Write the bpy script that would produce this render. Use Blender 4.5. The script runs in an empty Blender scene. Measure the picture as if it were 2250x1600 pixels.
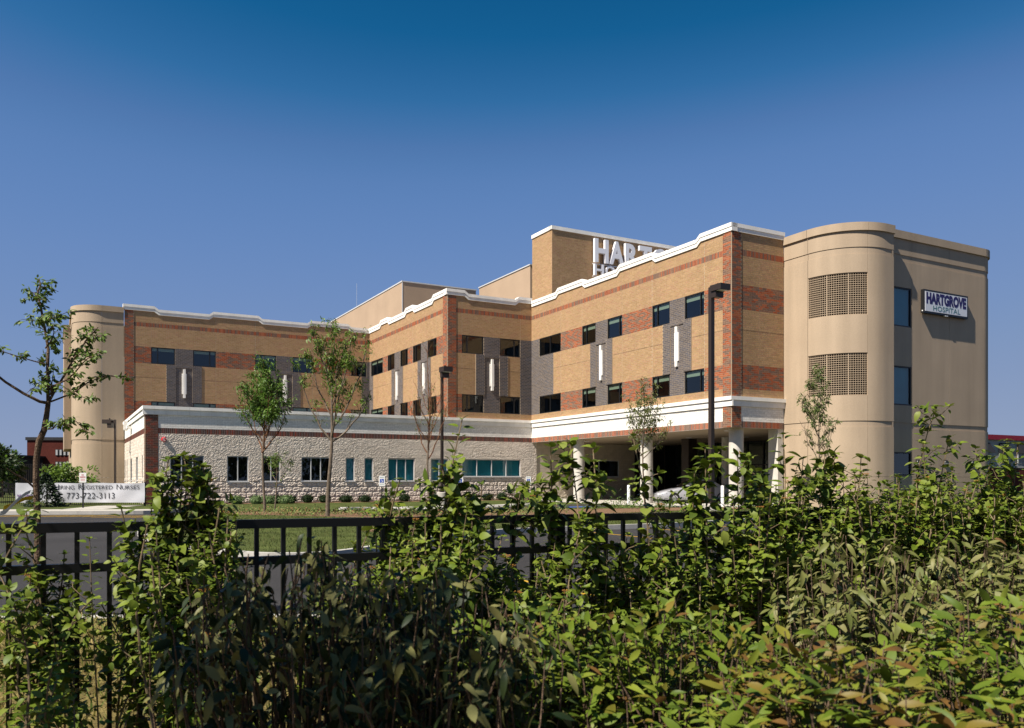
import bpy, math, random
import numpy as np
from mathutils import Vector, Matrix

S = bpy.context.scene
COL = S.collection
rng = np.random.default_rng(11)
random.seed(11)
R = math.radians
PI = math.pi

# ------------------------------------------------------------------ camera
FPX, EYE = 1829.0, 1.45
cam = bpy.data.cameras.new('camera')
camo = bpy.data.objects.new('camera', cam); COL.objects.link(camo)
camo.location = (0, 0, EYE); camo.rotation_euler = (PI / 2, 0, 0)
cam.sensor_width = 36.0; cam.lens = FPX / 2250 * 36
cam.shift_y = (1053 - 800) / 2250
cam.clip_start = 0.05; cam.clip_end = 6000
cam.dof.use_dof = True; cam.dof.focus_distance = 30.0; cam.dof.aperture_fstop = 9.0
S.camera = camo

# building axes: a runs along the fronts to the right, b runs back to the left
TH = math.atan2(.4805, .877)
AX = np.array([math.cos(TH), math.sin(TH)]); BX = np.array([-AX[1], AX[0]])
ORG = np.array([1.402, 59.65])
def W(a, b): return ORG + a * AX + b * BX

# ------------------------------------------------------------------ light
SUN_EL, SUN_PHI = R(50.8), R(11.5)
dirh = math.cos(SUN_PHI) * AX + math.sin(SUN_PHI) * BX          # way the light travels, on the ground
tosun = Vector((-dirh[0] * math.cos(SUN_EL), -dirh[1] * math.cos(SUN_EL), math.sin(SUN_EL)))
sun = bpy.data.lights.new('sun', 'SUN'); sun.energy = 5.0; sun.angle = R(.53); sun.color = (1, .93, .82)
suno = bpy.data.objects.new('sun', sun); COL.objects.link(suno)
suno.rotation_euler = tosun.to_track_quat('Z', 'Y').to_euler()
world = bpy.data.worlds.new('World'); S.world = world; world.use_nodes = True
nt = world.node_tree; nt.nodes.clear()
sky = nt.nodes.new('ShaderNodeTexSky'); sky.sky_type = 'NISHITA'; sky.sun_disc = False
sky.sun_elevation = SUN_EL; sky.sun_rotation = math.atan2(tosun.x, tosun.y)
sky.altitude = 250; sky.air_density = .6; sky.dust_density = 0.; sky.ozone_density = 8.0
# the film's response to a clear blue sky: one curve per channel, the same in every direction
SKY = .07
sc1 = nt.nodes.new('ShaderNodeVectorMath'); sc1.operation = 'SCALE'; sc1.inputs['Scale'].default_value = SKY
crv = nt.nodes.new('ShaderNodeRGBCurve')
for ch, pts in enumerate((((0, 0), (.024, .001), (.031, .006), (.038, .055), (.047, .092), (.08, .142), (.147, .185), (.30, .22), (1, .30)),
                          ((0, 0), (.045, .045), (.063, .080), (.080, .138), (.097, .180), (.16, .222), (.27, .25), (.40, .27), (1, .34)),
                          ((0, 0), (.10, .11), (.150, .205), (.191, .322), (.227, .384), (.32, .405), (.462, .40), (1, .43)))):
    c = crv.mapping.curves[ch]
    c.points[0].location = pts[0]; c.points[1].location = pts[-1]
    for p in pts[1:-1]: c.points.new(*p)
crv.mapping.update()
sc2 = nt.nodes.new('ShaderNodeVectorMath'); sc2.operation = 'SCALE'; sc2.inputs['Scale'].default_value = 1 / SKY
bg = nt.nodes.new('ShaderNodeBackground'); bg.inputs[1].default_value = .05
out = nt.nodes.new('ShaderNodeOutputWorld')
nt.links.new(sky.outputs[0], sc1.inputs[0]); nt.links.new(sc1.outputs[0], crv.inputs['Color'])
nt.links.new(crv.outputs[0], sc2.inputs[0]); nt.links.new(sc2.outputs[0], bg.inputs[0]); nt.links.new(bg.outputs[0], out.inputs[0])
S.view_settings.view_transform = 'Standard'; S.view_settings.look = 'None'
S.view_settings.exposure = .85; S.view_settings.gamma = 1.0; S.view_settings.use_curve_mapping = False
S.cycles.max_bounces = 6; S.cycles.transparent_max_bounces = 8; S.cycles.diffuse_bounces = 3
S.cycles.use_denoising = True

# ------------------------------------------------------------------ materials
def mat(name, col=(.5, .5, .5), rough=.7, spec=.3, metal=0., noise=None, bump=None, attr=False, transl=0., coat=0., grain=None, streak=None):
    """noise=(scale, amount, detail) varies the colour, bump=(scale, strength) the relief, grain: second fine noise"""
    m = bpy.data.materials.new(name); m.use_nodes = True
    t = m.node_tree; n = t.nodes; l = t.links
    p = n['Principled BSDF']
    p.inputs['Roughness'].default_value = rough; p.inputs['Specular IOR Level'].default_value = spec
    p.inputs['Metallic'].default_value = metal; p.inputs['Coat Weight'].default_value = coat
    if attr:
        c = n.new('ShaderNodeAttribute'); c.attribute_name = 'Col'; src = c.outputs['Color']
    else:
        c = n.new('ShaderNodeRGB'); c.outputs[0].default_value = (*col, 1); src = c.outputs[0]
    tc = n.new('ShaderNodeTexCoord')
    for nz in (noise, grain, streak):
        if nz:
            x = n.new('ShaderNodeTexNoise'); x.inputs['Scale'].default_value = nz[0]; x.inputs['Detail'].default_value = nz[2] if len(nz) > 2 else 4
            if nz is streak:
                mp = n.new('ShaderNodeMapping'); mp.inputs['Scale'].default_value = (1, 1, .06); l.new(tc.outputs['Object'], mp.inputs[0]); l.new(mp.outputs[0], x.inputs['Vector'])
            else: l.new(tc.outputs['Object'], x.inputs['Vector'])
            r = n.new('ShaderNodeMapRange'); r.inputs[1].default_value = .3; r.inputs[2].default_value = .7
            r.inputs[3].default_value = 1 - nz[1]; r.inputs[4].default_value = 1 + nz[1]
            l.new(x.outputs[0], r.inputs[0])
            mx = n.new('ShaderNodeVectorMath'); mx.operation = 'SCALE'
            l.new(src, mx.inputs[0]); l.new(r.outputs[0], mx.inputs['Scale']); src = mx.outputs[0]
    l.new(src, p.inputs['Base Color'])
    if bump:
        x = n.new('ShaderNodeTexNoise'); x.inputs['Scale'].default_value = bump[0]; x.inputs['Detail'].default_value = 6
        l.new(tc.outputs['Object'], x.inputs['Vector'])
        b = n.new('ShaderNodeBump'); b.inputs['Strength'].default_value = bump[1]; b.inputs['Distance'].default_value = bump[2] if len(bump) > 2 else .02
        l.new(x.outputs[0], b.inputs['Height']); l.new(b.outputs[0], p.inputs['Normal'])
    if transl:
        tr = n.new('ShaderNodeBsdfTranslucent'); l.new(src, tr.inputs['Color'])
        ms = n.new('ShaderNodeMixShader'); ms.inputs[0].default_value = transl
        l.new(p.outputs[0], ms.inputs[1]); l.new(tr.outputs[0], ms.inputs[2])
        l.new(ms.outputs[0], n['Material Output'].inputs['Surface'])
    return m

def glass_mat(name, tint, ior=1.6):
    m = bpy.data.materials.new(name); m.use_nodes = True
    t = m.node_tree; n = t.nodes; l = t.links
    n.remove(n['Principled BSDF'])
    tr = n.new('ShaderNodeBsdfTransparent'); tr.inputs[0].default_value = (*tint, 1)
    gl = n.new('ShaderNodeBsdfGlossy'); gl.inputs['Roughness'].default_value = .01; gl.inputs['Color'].default_value = (.9, .97, 1, 1)
    fr = n.new('ShaderNodeFresnel'); ge = n.new('ShaderNodeNewGeometry'); mr = n.new('ShaderNodeMapRange')
    mr.inputs[3].default_value = ior; mr.inputs[4].default_value = 1 / ior       # a thin sheet mirrors alike from both sides
    l.new(ge.outputs['Backfacing'], mr.inputs[0]); l.new(mr.outputs[0], fr.inputs[0])
    x = n.new('ShaderNodeTexNoise'); x.inputs['Scale'].default_value = .9
    tc = n.new('ShaderNodeTexCoord'); l.new(tc.outputs['Object'], x.inputs['Vector'])
    b = n.new('ShaderNodeBump'); b.inputs['Strength'].default_value = .06; b.inputs['Distance'].default_value = .05
    l.new(x.outputs[0], b.inputs['Height']); l.new(b.outputs[0], gl.inputs['Normal'])
    ms = n.new('ShaderNodeMixShader'); l.new(fr.outputs[0], ms.inputs[0])
    l.new(tr.outputs[0], ms.inputs[1]); l.new(gl.outputs[0], ms.inputs[2])
    l.new(ms.outputs[0], n['Material Output'].inputs['Surface'])
    return m

M = dict(
    brick=mat('fired_brick', attr=True, rough=.85, spec=.2, noise=(9, .12), grain=(60, .14), streak=(.7, .06)),
    mortar=mat('tan_mortar', (.40, .315, .225), .95, .1, noise=(3, .1)),
    white_mortar=mat('pale_mortar', (.60, .57, .51), .95, .1, noise=(3, .08)),
    cast=mat('white_cast_stone', (.80, .765, .71), .8, .2, noise=(1.3, .06), grain=(40, .05), streak=(2.2, .06)),
    cmu=mat('split_face_block', attr=True, rough=.95, spec=.1, noise=(14, .16), grain=(70, .2), bump=(26, .8, .03)),
    cmu_joint=mat('block_mortar', (.40, .36, .31), .95, .1),
    smooth=mat('ground_face_block', attr=True, rough=.9, spec=.1, noise=(6, .06), grain=(50, .06)),
    precast=mat('tan_precast', (.378, .290, .204), .85, .2, noise=(.55, .05), grain=(30, .07), streak=(1.6, .09), bump=(90, .3, .006)),
    stucco=mat('pink_stucco', (0.3744, 0.2736, 0.1908), .9, .1, noise=(.5, .06), grain=(30, .04)),
    dark=mat('shaded_room', (.022, .018, .015), .9, .1),  # near-black colour puts the shade of the space behind into its walls
    room=mat('room_wall', (0.072, 0.0612, 0.0504), .9, .1),
    black=mat('black_aluminium', (.012, .012, .013), .4, .4),
    alu=mat('silver_aluminium', (.52, .52, .52), .45, .4),
    shade=mat('roller_blind', (.52, .47, .34), .9, .1),
    teal=mat('teal_window_shade', (.05, .30, .37), .8, .2, noise=(.8, .15)),
    roof=mat('roof_membrane', (0.216, 0.2088, 0.1944), .9, .1, noise=(1, .2)),
    soffit=mat('soffit_plaster', (0.36, 0.288, 0.2088), .9, .1, noise=(.7, .05)),
    concrete=mat('column_concrete', (.53, .495, .44), .8, .2, noise=(2.5, .09), grain=(30, .08), bump=(60, .15, .005)),
    paving=mat('pavement_concrete', (0.4032, 0.3744, 0.324), .9, .15, noise=(1.2, .1), grain=(25, .1)),
    curb=mat('curb_concrete', (0.4032, 0.3816, 0.3456), .9, .15, noise=(2, .12), grain=(30, .1)),
    asphalt=mat('asphalt', (0.0331, 0.031, 0.031), .9, .2, noise=(.35, .18), grain=(45, .35), bump=(90, .4, .01)),
    lawn=mat('mown_lawn', (0.0612, 0.0756, 0.0202), .95, .1, noise=(1.1, .35), grain=(28, .5), bump=(50, .6, .04)),
    dry=mat('dry_grass_ground', (0.144, 0.1116, 0.0396), .95, .1, noise=(2.0, .35), grain=(40, .4), bump=(60, .6, .03)),
    mulch=mat('bark_mulch', (0.1728, 0.1044, 0.0612), .95, .1, noise=(3, .25), grain=(40, .5), bump=(40, .8, .04)),
    earth=mat('open_ground', (0.054, 0.054, 0.0216), .95, .1, noise=(.02, .3), grain=(.4, .25)),
    yellow=mat('yellow_paint', (0.4464, 0.2592, 0.0216), .8, .2, noise=(8, .15)),
    bluepaint=mat('blue_paint', (0.0432, 0.1008, 0.3024), .8, .2),
    bronze=mat('bronze_metal', (.030, .020, .015), .45, .4),
    steel=mat('black_painted_steel', (.006, .006, .007), .35, .4),
    red=mat('red_enamel', (.55, .012, .02), .35, .5),
    white=mat('white_enamel', (.80, .80, .80), .45, .4),
    letter=mat('letter_white', (.80, .79, .82), .4, .4),
    navy=mat('navy_vinyl', (.022, .014, .095), .5, .3),
    tealprint=mat('teal_vinyl', (.06, .17, .17), .5, .3),
    signface=mat('sign_face', (.66, .67, .70), .4, .4),
    cloth=mat('banner_vinyl', (.47, .47, .50), .5, .3),
    ink=mat('black_ink', (.02, .02, .025), .6, .2),
    purple=mat('purple_ink', (.10, .03, .16), .6, .2),
    plate=mat('sign_plate', (.62, .62, .60), .5, .3),
    blue=mat('sign_blue', (.015, .06, .32), .5, .3),
    redink=mat('red_ink', (.42, .03, .05), .6, .2),
    bark=mat('grey_bark', (0.144, 0.1116, 0.0828), .95, .1, noise=(7, .3), grain=(50, .3), bump=(30, .8, .02)),
    darkbark=mat('brown_bark', (0.1008, 0.0684, 0.0468), .95, .1, noise=(12, .4), grain=(70, .3), bump=(45, 1.0, .02)),
    twig=mat('reddish_twig', (0.1584, 0.0756, 0.0396), .9, .1, noise=(10, .25)),
    stem=mat('shrub_stem', (0.1872, 0.1368, 0.0828), .85, .2, noise=(14, .3)),
    leaf=mat('shrub_leaf', attr=True, rough=.5, spec=.22, noise=(30, .12), transl=.22),
    treeleaf=mat('tree_leaf', attr=True, rough=.5, spec=.35, noise=(5, .12), transl=.3),
    box=mat('boxwood_leaf', attr=True, rough=.6, spec=.15, noise=(8, .2), transl=.1),
    flower=mat('orange_seed_head', (.27, .13, .035), .85, .1, noise=(60, .35)),
    grass=mat('grass_blades', attr=True, rough=.7, spec=.2, transl=.25),
    rubber=mat('tyre_rubber', (.015, .015, .015), .8, .2),
    rim=mat('wheel_metal', (0.324, 0.324, 0.3312), .35, .5, metal=.7),
    carglass=mat('car_window_glass', (.01, .012, .014), .05, .6),
    silver=mat('tan_car_paint', (0.2376, 0.2088, 0.1728), .35, .5, metal=.5, coat=.5),
    carwhite=mat('white_car_paint', (.34, .34, .37), .3, .5, coat=.5),
    redlamp=mat('red_lamp_lens', (0.324, 0.0144, 0.0108), .2, .5),
    oldbrick=mat('dark_red_brick', (0.0828, 0.0216, 0.0158), .9, .1, noise=(.8, .15), grain=(6, .2)),
    louvre=mat('pale_louvre', (0.36, 0.36, 0.36), .6, .3),
    darkwall=mat('dark_siding', (.030, .030, .032), .8, .2, noise=(.8, .2)),
    redtrim=mat('red_fascia', (0.2448, 0.0086, 0.0216), .5, .3),
    greywall=mat('grey_painted_wall', (0.3024, 0.3024, 0.288), .85, .2, noise=(.6, .08)),
    awning=mat('black_canvas', (.014, .014, .018), .8, .2),
    ribbon_y=mat('yellow_tape', (0.576, 0.396, 0.0144), .5, .3, transl=.3),
    ribbon_w=mat('white_tape', (0.576, 0.576, 0.5616), .5, .3, transl=.3),
    tinted=glass_mat('tinted_glass', (.50, .62, .62), 1.75),
    clear=glass_mat('clear_glass', (.60, .72, .72), 1.6),
)

# ------------------------------------------------------------------ mesh helpers
QUADBOX = np.array([[0, 3, 2, 1], [4, 5, 6, 7], [0, 1, 5, 4], [1, 2, 6, 5], [2, 3, 7, 6], [3, 0, 4, 7]])
class MB:
    def __init__(s): s.V = []; s.F = []; s.C = []; s.n = 0
    def add(s, V, F, col=None):
        V = np.asarray(V, float).reshape(-1, 3)
        if isinstance(F, np.ndarray): F = [F]
        elif isinstance(F[0], np.ndarray) and F[0].ndim == 2: F = [f for f in F if len(f)]
        else:
            d = {}
            for f in F: d.setdefault(len(f), []).append(f)
            F = [np.array(x) for x in d.values()]
        for f in F:
            s.F.append(f + s.n)
            c = np.zeros((len(f), 3)) if col is None else np.broadcast_to(np.asarray(col, float), (len(f), 3))
            s.C.append(c)
        s.V.append(V); s.n += len(V)
        return s
    def hexa(s, P, col=None): return s.add(P, QUADBOX, col)
    def box(s, x0, x1, y0, y1, z0, z1, col=None):
        return s.hexa([(x0, y0, z0), (x1, y0, z0), (x1, y1, z0), (x0, y1, z0), (x0, y0, z1), (x1, y0, z1), (x1, y1, z1), (x0, y1, z1)], col)
    def tube(s, pts, rad, sides=6, col=None, cap=True):
        pts = np.asarray(pts, float); n = len(pts)
        rad = np.broadcast_to(np.asarray(rad, float), (n,))
        tg = np.gradient(pts, axis=0); tg /= np.linalg.norm(tg, axis=1)[:, None] + 1e-9
        ref = np.array([0.31, .17, 1.]) if abs(tg[0][2]) < .9 else np.array([1., .2, .1])
        u = np.cross(tg, ref); u /= np.linalg.norm(u, axis=1)[:, None] + 1e-9
        v = np.cross(tg, u)
        an = np.arange(sides) / sides * 2 * PI
        V = (pts[:, None] + rad[:, None, None] * (np.cos(an)[None, :, None] * u[:, None] + np.sin(an)[None, :, None] * v[:, None])).reshape(-1, 3)
        i = np.arange(n - 1)[:, None] * sides; k = np.arange(sides)[None]; k2 = (k + 1) % sides
        F = np.stack([i + k, i + k2, i + sides + k2, i + sides + k], -1).reshape(-1, 4)
        s.add(V, F, col)
        if cap and sides > 2:
            s.F.append((np.arange(sides)[::-1] + s.n - len(V))[None]); s.C.append(np.broadcast_to(np.zeros(3) if col is None else col, (1, 3)))
            s.F.append((np.arange(sides) + s.n - sides)[None]); s.C.append(np.broadcast_to(np.zeros(3) if col is None else col, (1, 3)))
        return s
    def lathe(s, prof, cx=0, cy=0, sides=24, col=None):
        prof = np.asarray(prof, float); n = len(prof); an = np.arange(sides) / sides * 2 * PI
        V = np.stack([cx + prof[:, 0:1] * np.cos(an), cy + prof[:, 0:1] * np.sin(an), np.repeat(prof[:, 1:2], sides, 1)], -1).reshape(-1, 3)
        i = np.arange(n - 1)[:, None] * sides; k = np.arange(sides)[None]; k2 = (k + 1) % sides
        F = np.stack([i + k, i + k2, i + sides + k2, i + sides + k], -1).reshape(-1, 4)
        s.add(V, F, col)
        return s
    def mesh(s, name, material, smooth=False):
        me = bpy.data.meshes.new(name)
        V = np.concatenate(s.V); me.vertices.add(len(V)); me.vertices.foreach_set('co', V.ravel().astype(np.float32))
        L = np.concatenate([f.ravel() for f in s.F]).astype(np.int32)
        sz = np.concatenate([np.full(len(f), f.shape[1]) for f in s.F])
        st = np.concatenate([[0], np.cumsum(sz)[:-1]]).astype(np.int32)
        me.loops.add(len(L)); me.loops.foreach_set('vertex_index', L)
        me.polygons.add(len(sz)); me.polygons.foreach_set('loop_start', st)
        me.update(calc_edges=True)
        C = np.concatenate(s.C)
        at = me.attributes.new('Col', 'FLOAT_COLOR', 'FACE')
        at.data.foreach_set('color', np.concatenate([C, np.ones((len(C), 1))], 1).ravel().astype(np.float32))
        me.materials.append(material)
        if smooth:
            me.polygons.foreach_set('use_smooth', np.ones(len(sz), bool)); me.set_sharp_from_angle(angle=R(35))
        else: me.polygons.foreach_set('use_smooth', np.zeros(len(sz), bool))
        return me
    def build(s, name, material, parent=None, smooth=False, kind=None, loc=None):
        o = bpy.data.objects.new(name, s.mesh(name, material, smooth)); COL.objects.link(o)
        if parent: o.parent = parent
        if kind: o['kind'] = kind
        if loc is not None: o.location = loc
        return o

def link(me, name, parent=None, mw=None):
    o = bpy.data.objects.new(name, me); COL.objects.link(o)
    if parent: o.parent = parent
    if mw is not None: o.matrix_local = mw
    return o
def tag(o, label, cat, group=None):
    o['label'] = label; o['category'] = cat
    if group: o['group'] = group
    return o
def thing(name, label, cat, loc=(0, 0, 0), rz=0., group=None):
    o = bpy.data.objects.new(name, None); COL.objects.link(o)
    o.location = loc; o.rotation_euler = (0, 0, rz); o.empty_display_size = .2
    return tag(o, label, cat, group)
def copy_thing(root, loc, rz=None, label=None):
    r = root.copy(); COL.objects.link(r); r.location = loc
    if rz is not None: r.rotation_euler = (0, 0, rz)
    if label: r['label'] = label
    for ch in list(root.children):
        c = ch.copy(); COL.objects.link(c); c.parent = r
        for g in list(ch.children):
            d = g.copy(); COL.objects.link(d); d.parent = c
    return r
def structure(o): o['kind'] = 'structure'; return o

def text_mesh(txt, material, width=None, height=None, depth=.02, bold=0., name='lettering'):
    """flat lettering in the x-z plane, facing -y, origin at its lower left corner"""
    cu = bpy.data.curves.new('t', 'FONT'); cu.body = txt; cu.size = 1.; cu.offset = bold; cu.resolution_u = 3
    ob = bpy.data.objects.new('t', cu); COL.objects.link(ob)
    bpy.context.view_layer.update()
    dg = bpy.context.evaluated_depsgraph_get()
    me = bpy.data.meshes.new_from_object(ob.evaluated_get(dg))
    bpy.data.objects.remove(ob); bpy.data.curves.remove(cu)
    n = len(me.vertices); co = np.empty(n * 3, np.float32); me.vertices.foreach_get('co', co); co = co.reshape(-1, 3)
    lo = co.min(0); hi = co.max(0); co = co - lo
    h = hi[1] - lo[1]; w = hi[0] - lo[0]
    sy = (height / h) if height else (width / w); sx = (width / w) if width else sy
    F = [list(p.vertices) for p in me.polygons]
    bpy.data.meshes.remove(me)
    x = co[:, 0] * sx; z = co[:, 1] * sy
    mb = MB()
    V = np.stack([x, np.full(n, -depth), z], 1)
    Vb = np.stack([x, np.zeros(n), z], 1)
    edges = {}
    for f in F:
        for i in range(len(f)):
            e = (f[i], f[(i + 1) % len(f)])
            if (e[1], e[0]) in edges: edges.pop((e[1], e[0]))
            else: edges[e] = 1
    Q = [(a + 0, a + n, b + n, b) for a, b in edges]
    mb.add(np.concatenate([V, Vb]), F + Q)
    return mb, (w * sx, h * sy)

# ------------------------------------------------------------------ the ground
def sheet(name, poly, z, material, parent=None):
    """flat polygon given counter-clockwise"""
    mb = MB(); mb.add([(x, y, z) for x, y in poly], [tuple(range(len(poly)))])
    return mb.build(name, material, parent)
def slab(name, poly, z0, z1, material):
    mb = MB(); n = len(poly)
    mb.add([(x, y, z1) for x, y in poly] + [(x, y, z0) for x, y in poly],
           [tuple(range(n))] + [(i, i + n, (i + 1) % n + n, (i + 1) % n) for i in range(n)])
    return mb.build(name, material)
def offset_line(pts, d):
    pts = np.asarray(pts, float); t = np.gradient(pts, axis=0); t /= np.linalg.norm(t, axis=1)[:, None]
    return pts + d * np.stack([t[:, 1], -t[:, 0]], 1)
def smooth_line(pts, n=6):
    pts = np.asarray(pts, float); out = []
    for i in range(len(pts) - 1):
        p0 = pts[max(i - 1, 0)]; p1 = pts[i]; p2 = pts[i + 1]; p3 = pts[min(i + 2, len(pts) - 1)]
        for k in range(n):
            t = k / n
            out.append(.5 * ((2 * p1) + (-p0 + p2) * t + (2 * p0 - 5 * p1 + 4 * p2 - p3) * t * t + (-p0 + 3 * p1 - 3 * p2 + p3) * t ** 3))
    out.append(pts[-1]); return np.array(out)
def kerb_line(name, pts, width, z0, z1, parent=None, stone=3.0):
    """a kerb of separate cast lengths along a line of points"""
    p = np.asarray(pts, float); q = offset_line(p, width); mb = MB()
    top = z1
    for i in range(len(p) - 1):
        a, b, c, d = p[i], p[i + 1], q[i + 1], q[i]
        a2 = a + (d - a) * .12; b2 = b + (c - b) * .12
        g = (b - a) * (.004 / (np.linalg.norm(b - a) + 1e-6))
        a, d, a2 = a + g, d + g, a2 + g
        mb.add([(*a, z0), (*b, z0), (*c, z0), (*d, z0), (*a2, top), (*b2, top), (*c, top), (*d, top)], QUADBOX)
    return mb.build(name, M['curb'], parent)

ZL = -.13   # level of the asphalt
g = structure(sheet('ground', [(-2500, -300), (2500, -300), (2500, 4000), (-2500, 4000)], -.20, M['earth']))
lot = structure(sheet('parking_lot', [(-90, 8.7), (90, 8.7), (90, 75), (-90, 75)], ZL, M['asphalt']))
verge = structure(slab('grass_verge', [(-40, -30), (40, -30), (40, 8.75), (-40, 8.75)], -.3, 0, M['dry']))
nk = structure(kerb_line('curb', [(x, 8.95 + .02 * x) for x in np.arange(-40, 40.1, 1.5)], .2, -.25, .012))

# raised planting ground before the building, its outline and kerb
edge = smooth_line([(-13.65, 34.4), (-12.2, 29.5), (-11.2, 25.6), (-9.6, 22.0), (-6.97, 18.4), (-5.9, 17.2), (-4.7, 16.4), (-3.6, 16.9), (-2.6, 19.6),
                    (-1.4, 22.6), (.6, 24.9), (5.01, 27.4), (8.58, 30.5), (14.5, 34.6), (25.1, 40.8), (40, 49)], 5)
back = [(58, 62), (40, 90), (-10, 90), (-20.5, 58), (-16.2, 42)]
lawn = structure(slab('lawn', [tuple(p) for p in edge] + back, -.3, 0, M['lawn']))
structure(kerb_line('curb', edge[:-1] - np.array([0, .02]), .18, -.25, .014))
side = smooth_line([(-48, 36.9), (-30, 36.9), (-22.98, 37.1), (-17.6, 37.5), (-16.3, 38.3), (-16.0, 40), (-16.2, 43)], 5)
walk = structure(slab('lawn', [tuple(p) for p in side] + [(-20.5, 58), (-23, 90), (-60, 90), (-60, 36.9)], -.3, -.002, M['lawn']))
structure(kerb_line('curb', side, .22, -.25, .03))
side_in = offset_line(side[:24], -.22)
structure(sheet('sidewalk', [tuple(p) for p in offset_line(side[3:26], -.2)] + [(-16.9, 40.4), (-18.5, 40.0), (-40, 39.4)], .004, M['paving']))
structure(sheet('walkway', [(-21.5, 39.6), (-19.6, 39.7), (-20.4, 46), (-22.6, 46)], .008, M['paving']))
bed = smooth_line([(-13.0, 34.6), (-9.5, 33.4), (-6, 31.6), (-3, 31.2), (0, 32.3), (4, 35), (8, 38.6), (13, 41.3)], 4)
bed2 = smooth_line([(12.4, 43.2), (8, 42.6), (5.5, 41.5), (2.6, 40.0), (-.5, 38.2), (-4, 36.4), (-8, 36.8), (-13, 37.4)], 4)
structure(sheet('mulch_bed', [tuple(p) for p in bed] + [tuple(p) for p in bed2], .004, M['mulch']))
structure(sheet('mulch_ring', [(-3.2 + 1.1 * math.cos(t), 23.6 + .9 * math.sin(t)) for t in np.linspace(0, 2 * PI, 20, endpoint=False)], .004, M['mulch']))
structure(sheet('mulch_strip', [tuple(W(-25.3, -1.6)), tuple(W(.2, -1.6)), tuple(W(.2, -.05)), tuple(W(-25.3, -.05))], .004, M['mulch']))
# pad and white kerb of the accessible parking bays, plaza under the canopy
structure(sheet('parking_pad', [(-7.4, 38.6), (-3, 37.9), (1.2, 40.6), (5.2, 43.6), (4.6, 48), (1.4, 47.2), (-3.4, 40.6), (-7.6, 39.9)], .008, M['asphalt']))
structure(kerb_line('curb', smooth_line([(-8.2, 39.4), (-5.5, 39.9), (-2.6, 40.9), (-.2, 43.8), (1.2, 46.8)], 4)[::-1], .75, 0, .10))
plaza = [W(-1.9, -4.6), W(-1.9, -17.3), W(-.8, -19.4), W(3.6, -19.4), W(12.0, -19.6), W(12, -.1), W(.42, -.1), W(-.3, -2.2)]
structure(slab('plaza', [tuple(p) for p in plaza], -.1, .03, M['paving']))
mk = MB()
def stripe(p, q, w, z):
    p = np.array(p, float); q = np.array(q, float); d = q - p; nrm = np.array([-d[1], d[0]]) / np.linalg.norm(d) * w / 2
    mk.add([(*(p - nrm), z), (*(q - nrm), z), (*(q + nrm), z), (*(p + nrm), z)], [(0, 1, 2, 3)])
for k in range(9):                      # stalls along the far kerb, then along the near kerb
    p = np.array([1.9, 25.6]) + AX * 2.75 * k; stripe(p, p - BX * 5.2, .1, ZL + .004)
for k in range(0, 12):
    p = np.array([2.2 + 2.75 * k, 9.25]); stripe(p, p + BX * 5.2, .1, ZL + .004)
for k in range(7):
    p = np.array([-19.4 + .55 * k, 36.4]); stripe(p, p + np.array([-1.9, -1.5]), .1, ZL + .004)
stripe((-22.3, 34.6), (-21.0, 36.6), .25, ZL + .004)
for k in range(6):
    p = np.array([-15.6 + .55 * k, 36.2]); stripe(p, p + np.array([-1.6, -2.2]), .1, ZL + .004)
structure(mk.build('painted_lines', M['yellow']))
structure(sheet('painted_patch', [(2.9, 42.3), (4.2, 43.3), (4.0, 44.2), (2.7, 43.2)], .012, M['bluepaint']))

# ------------------------------------------------------------------ the hospital
hosp = thing('hospital_building', 'three-storey tan, red and grey brick hospital with white stepped coping and round tan towers', 'building', (ORG[0], ORG[1], 0), TH)
RB, MA, DB, LA = -20.12, -6.6, 15.98, -25.43
FAC = dict(W1=('B', 0.), W2=('A', RB), W3=('A', 0.), W4=('B', MA), W5=('A', DB), W6=('A', 0.), W7=('B', LA),
           TB=('B', 1.0), TA=('A', -1.17), UC=('A', .06), CB=('B', 12.0))
def fp(fac, s, z, d=0.):
    k, o = FAC[fac]
    return (o - d, s, z) if k == 'B' else (s, o - d, z)
def fbox(mb, fac, s0, s1, z0, z1, d0, d1, col=None, zz=None):
    """box on a facade; zz=(bottom,top at s0, bottom,top at s1) for sloping stones"""
    a, b, c, d = (z0, z1, z0, z1) if zz is None else zz
    P = [fp(fac, s0, a, d1), fp(fac, s1, c, d1), fp(fac, s1, c, d0), fp(fac, s0, a, d0),
         fp(fac, s0, b, d1), fp(fac, s1, d, d1), fp(fac, s1, d, d0), fp(fac, s0, b, d0)]
    if FAC[fac][0] == 'B': P = [P[i] for i in (1, 0, 3, 2, 5, 4, 7, 6)]
    return mb.hexa(P, col)

UP, LO = (10.09, 11.34), (6.05, 7.28)
OPEN = {
 'W1': [(-3.94, -1.10), (-8.08, -6.54), (-10.89, -9.36), (-15.31, -13.77), (-18.12, -16.56)],
 'W3': [(-5.51, -3.85), (-2.57, -.94)],
 'W4': [(12.73, 15.59), (10.05, 11.58), (7.24, 8.81), (4.65, 6.22), (1.83, 3.43)],
 'W5': [(-23.64, -21.97), (-20.68, -19.01), (-16.04, -14.4), (-13.09, -11.46), (-8.2, -6.86)]}
OPENZ = {f: [(s0, s1, *z) for s0, s1 in L for z in (UP, LO)] for f, L in OPEN.items()}
W6WIN = [(-24.11, -22.25, 1.28, 2.84, 3, 0), (-20.95, -19.71, 1.30, 2.83, 2, 0), (-18.93, -17.82, 1.30, 2.82, 2, 0), (-16.52, -14.69, 1.32, 2.81, 3, 0),
         (-13.69, -13.10, 1.32, 2.80, 1, 1), (-12.45, -11.86, 1.32, 2.80, 1, 1), (-10.84, -8.99, 1.32, 2.80, 3, 1), (-7.82, -6.57, 1.32, 2.80, 2, 1), (-5.50, -.91, 1.62, 2.82, 4, 1)]
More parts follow.
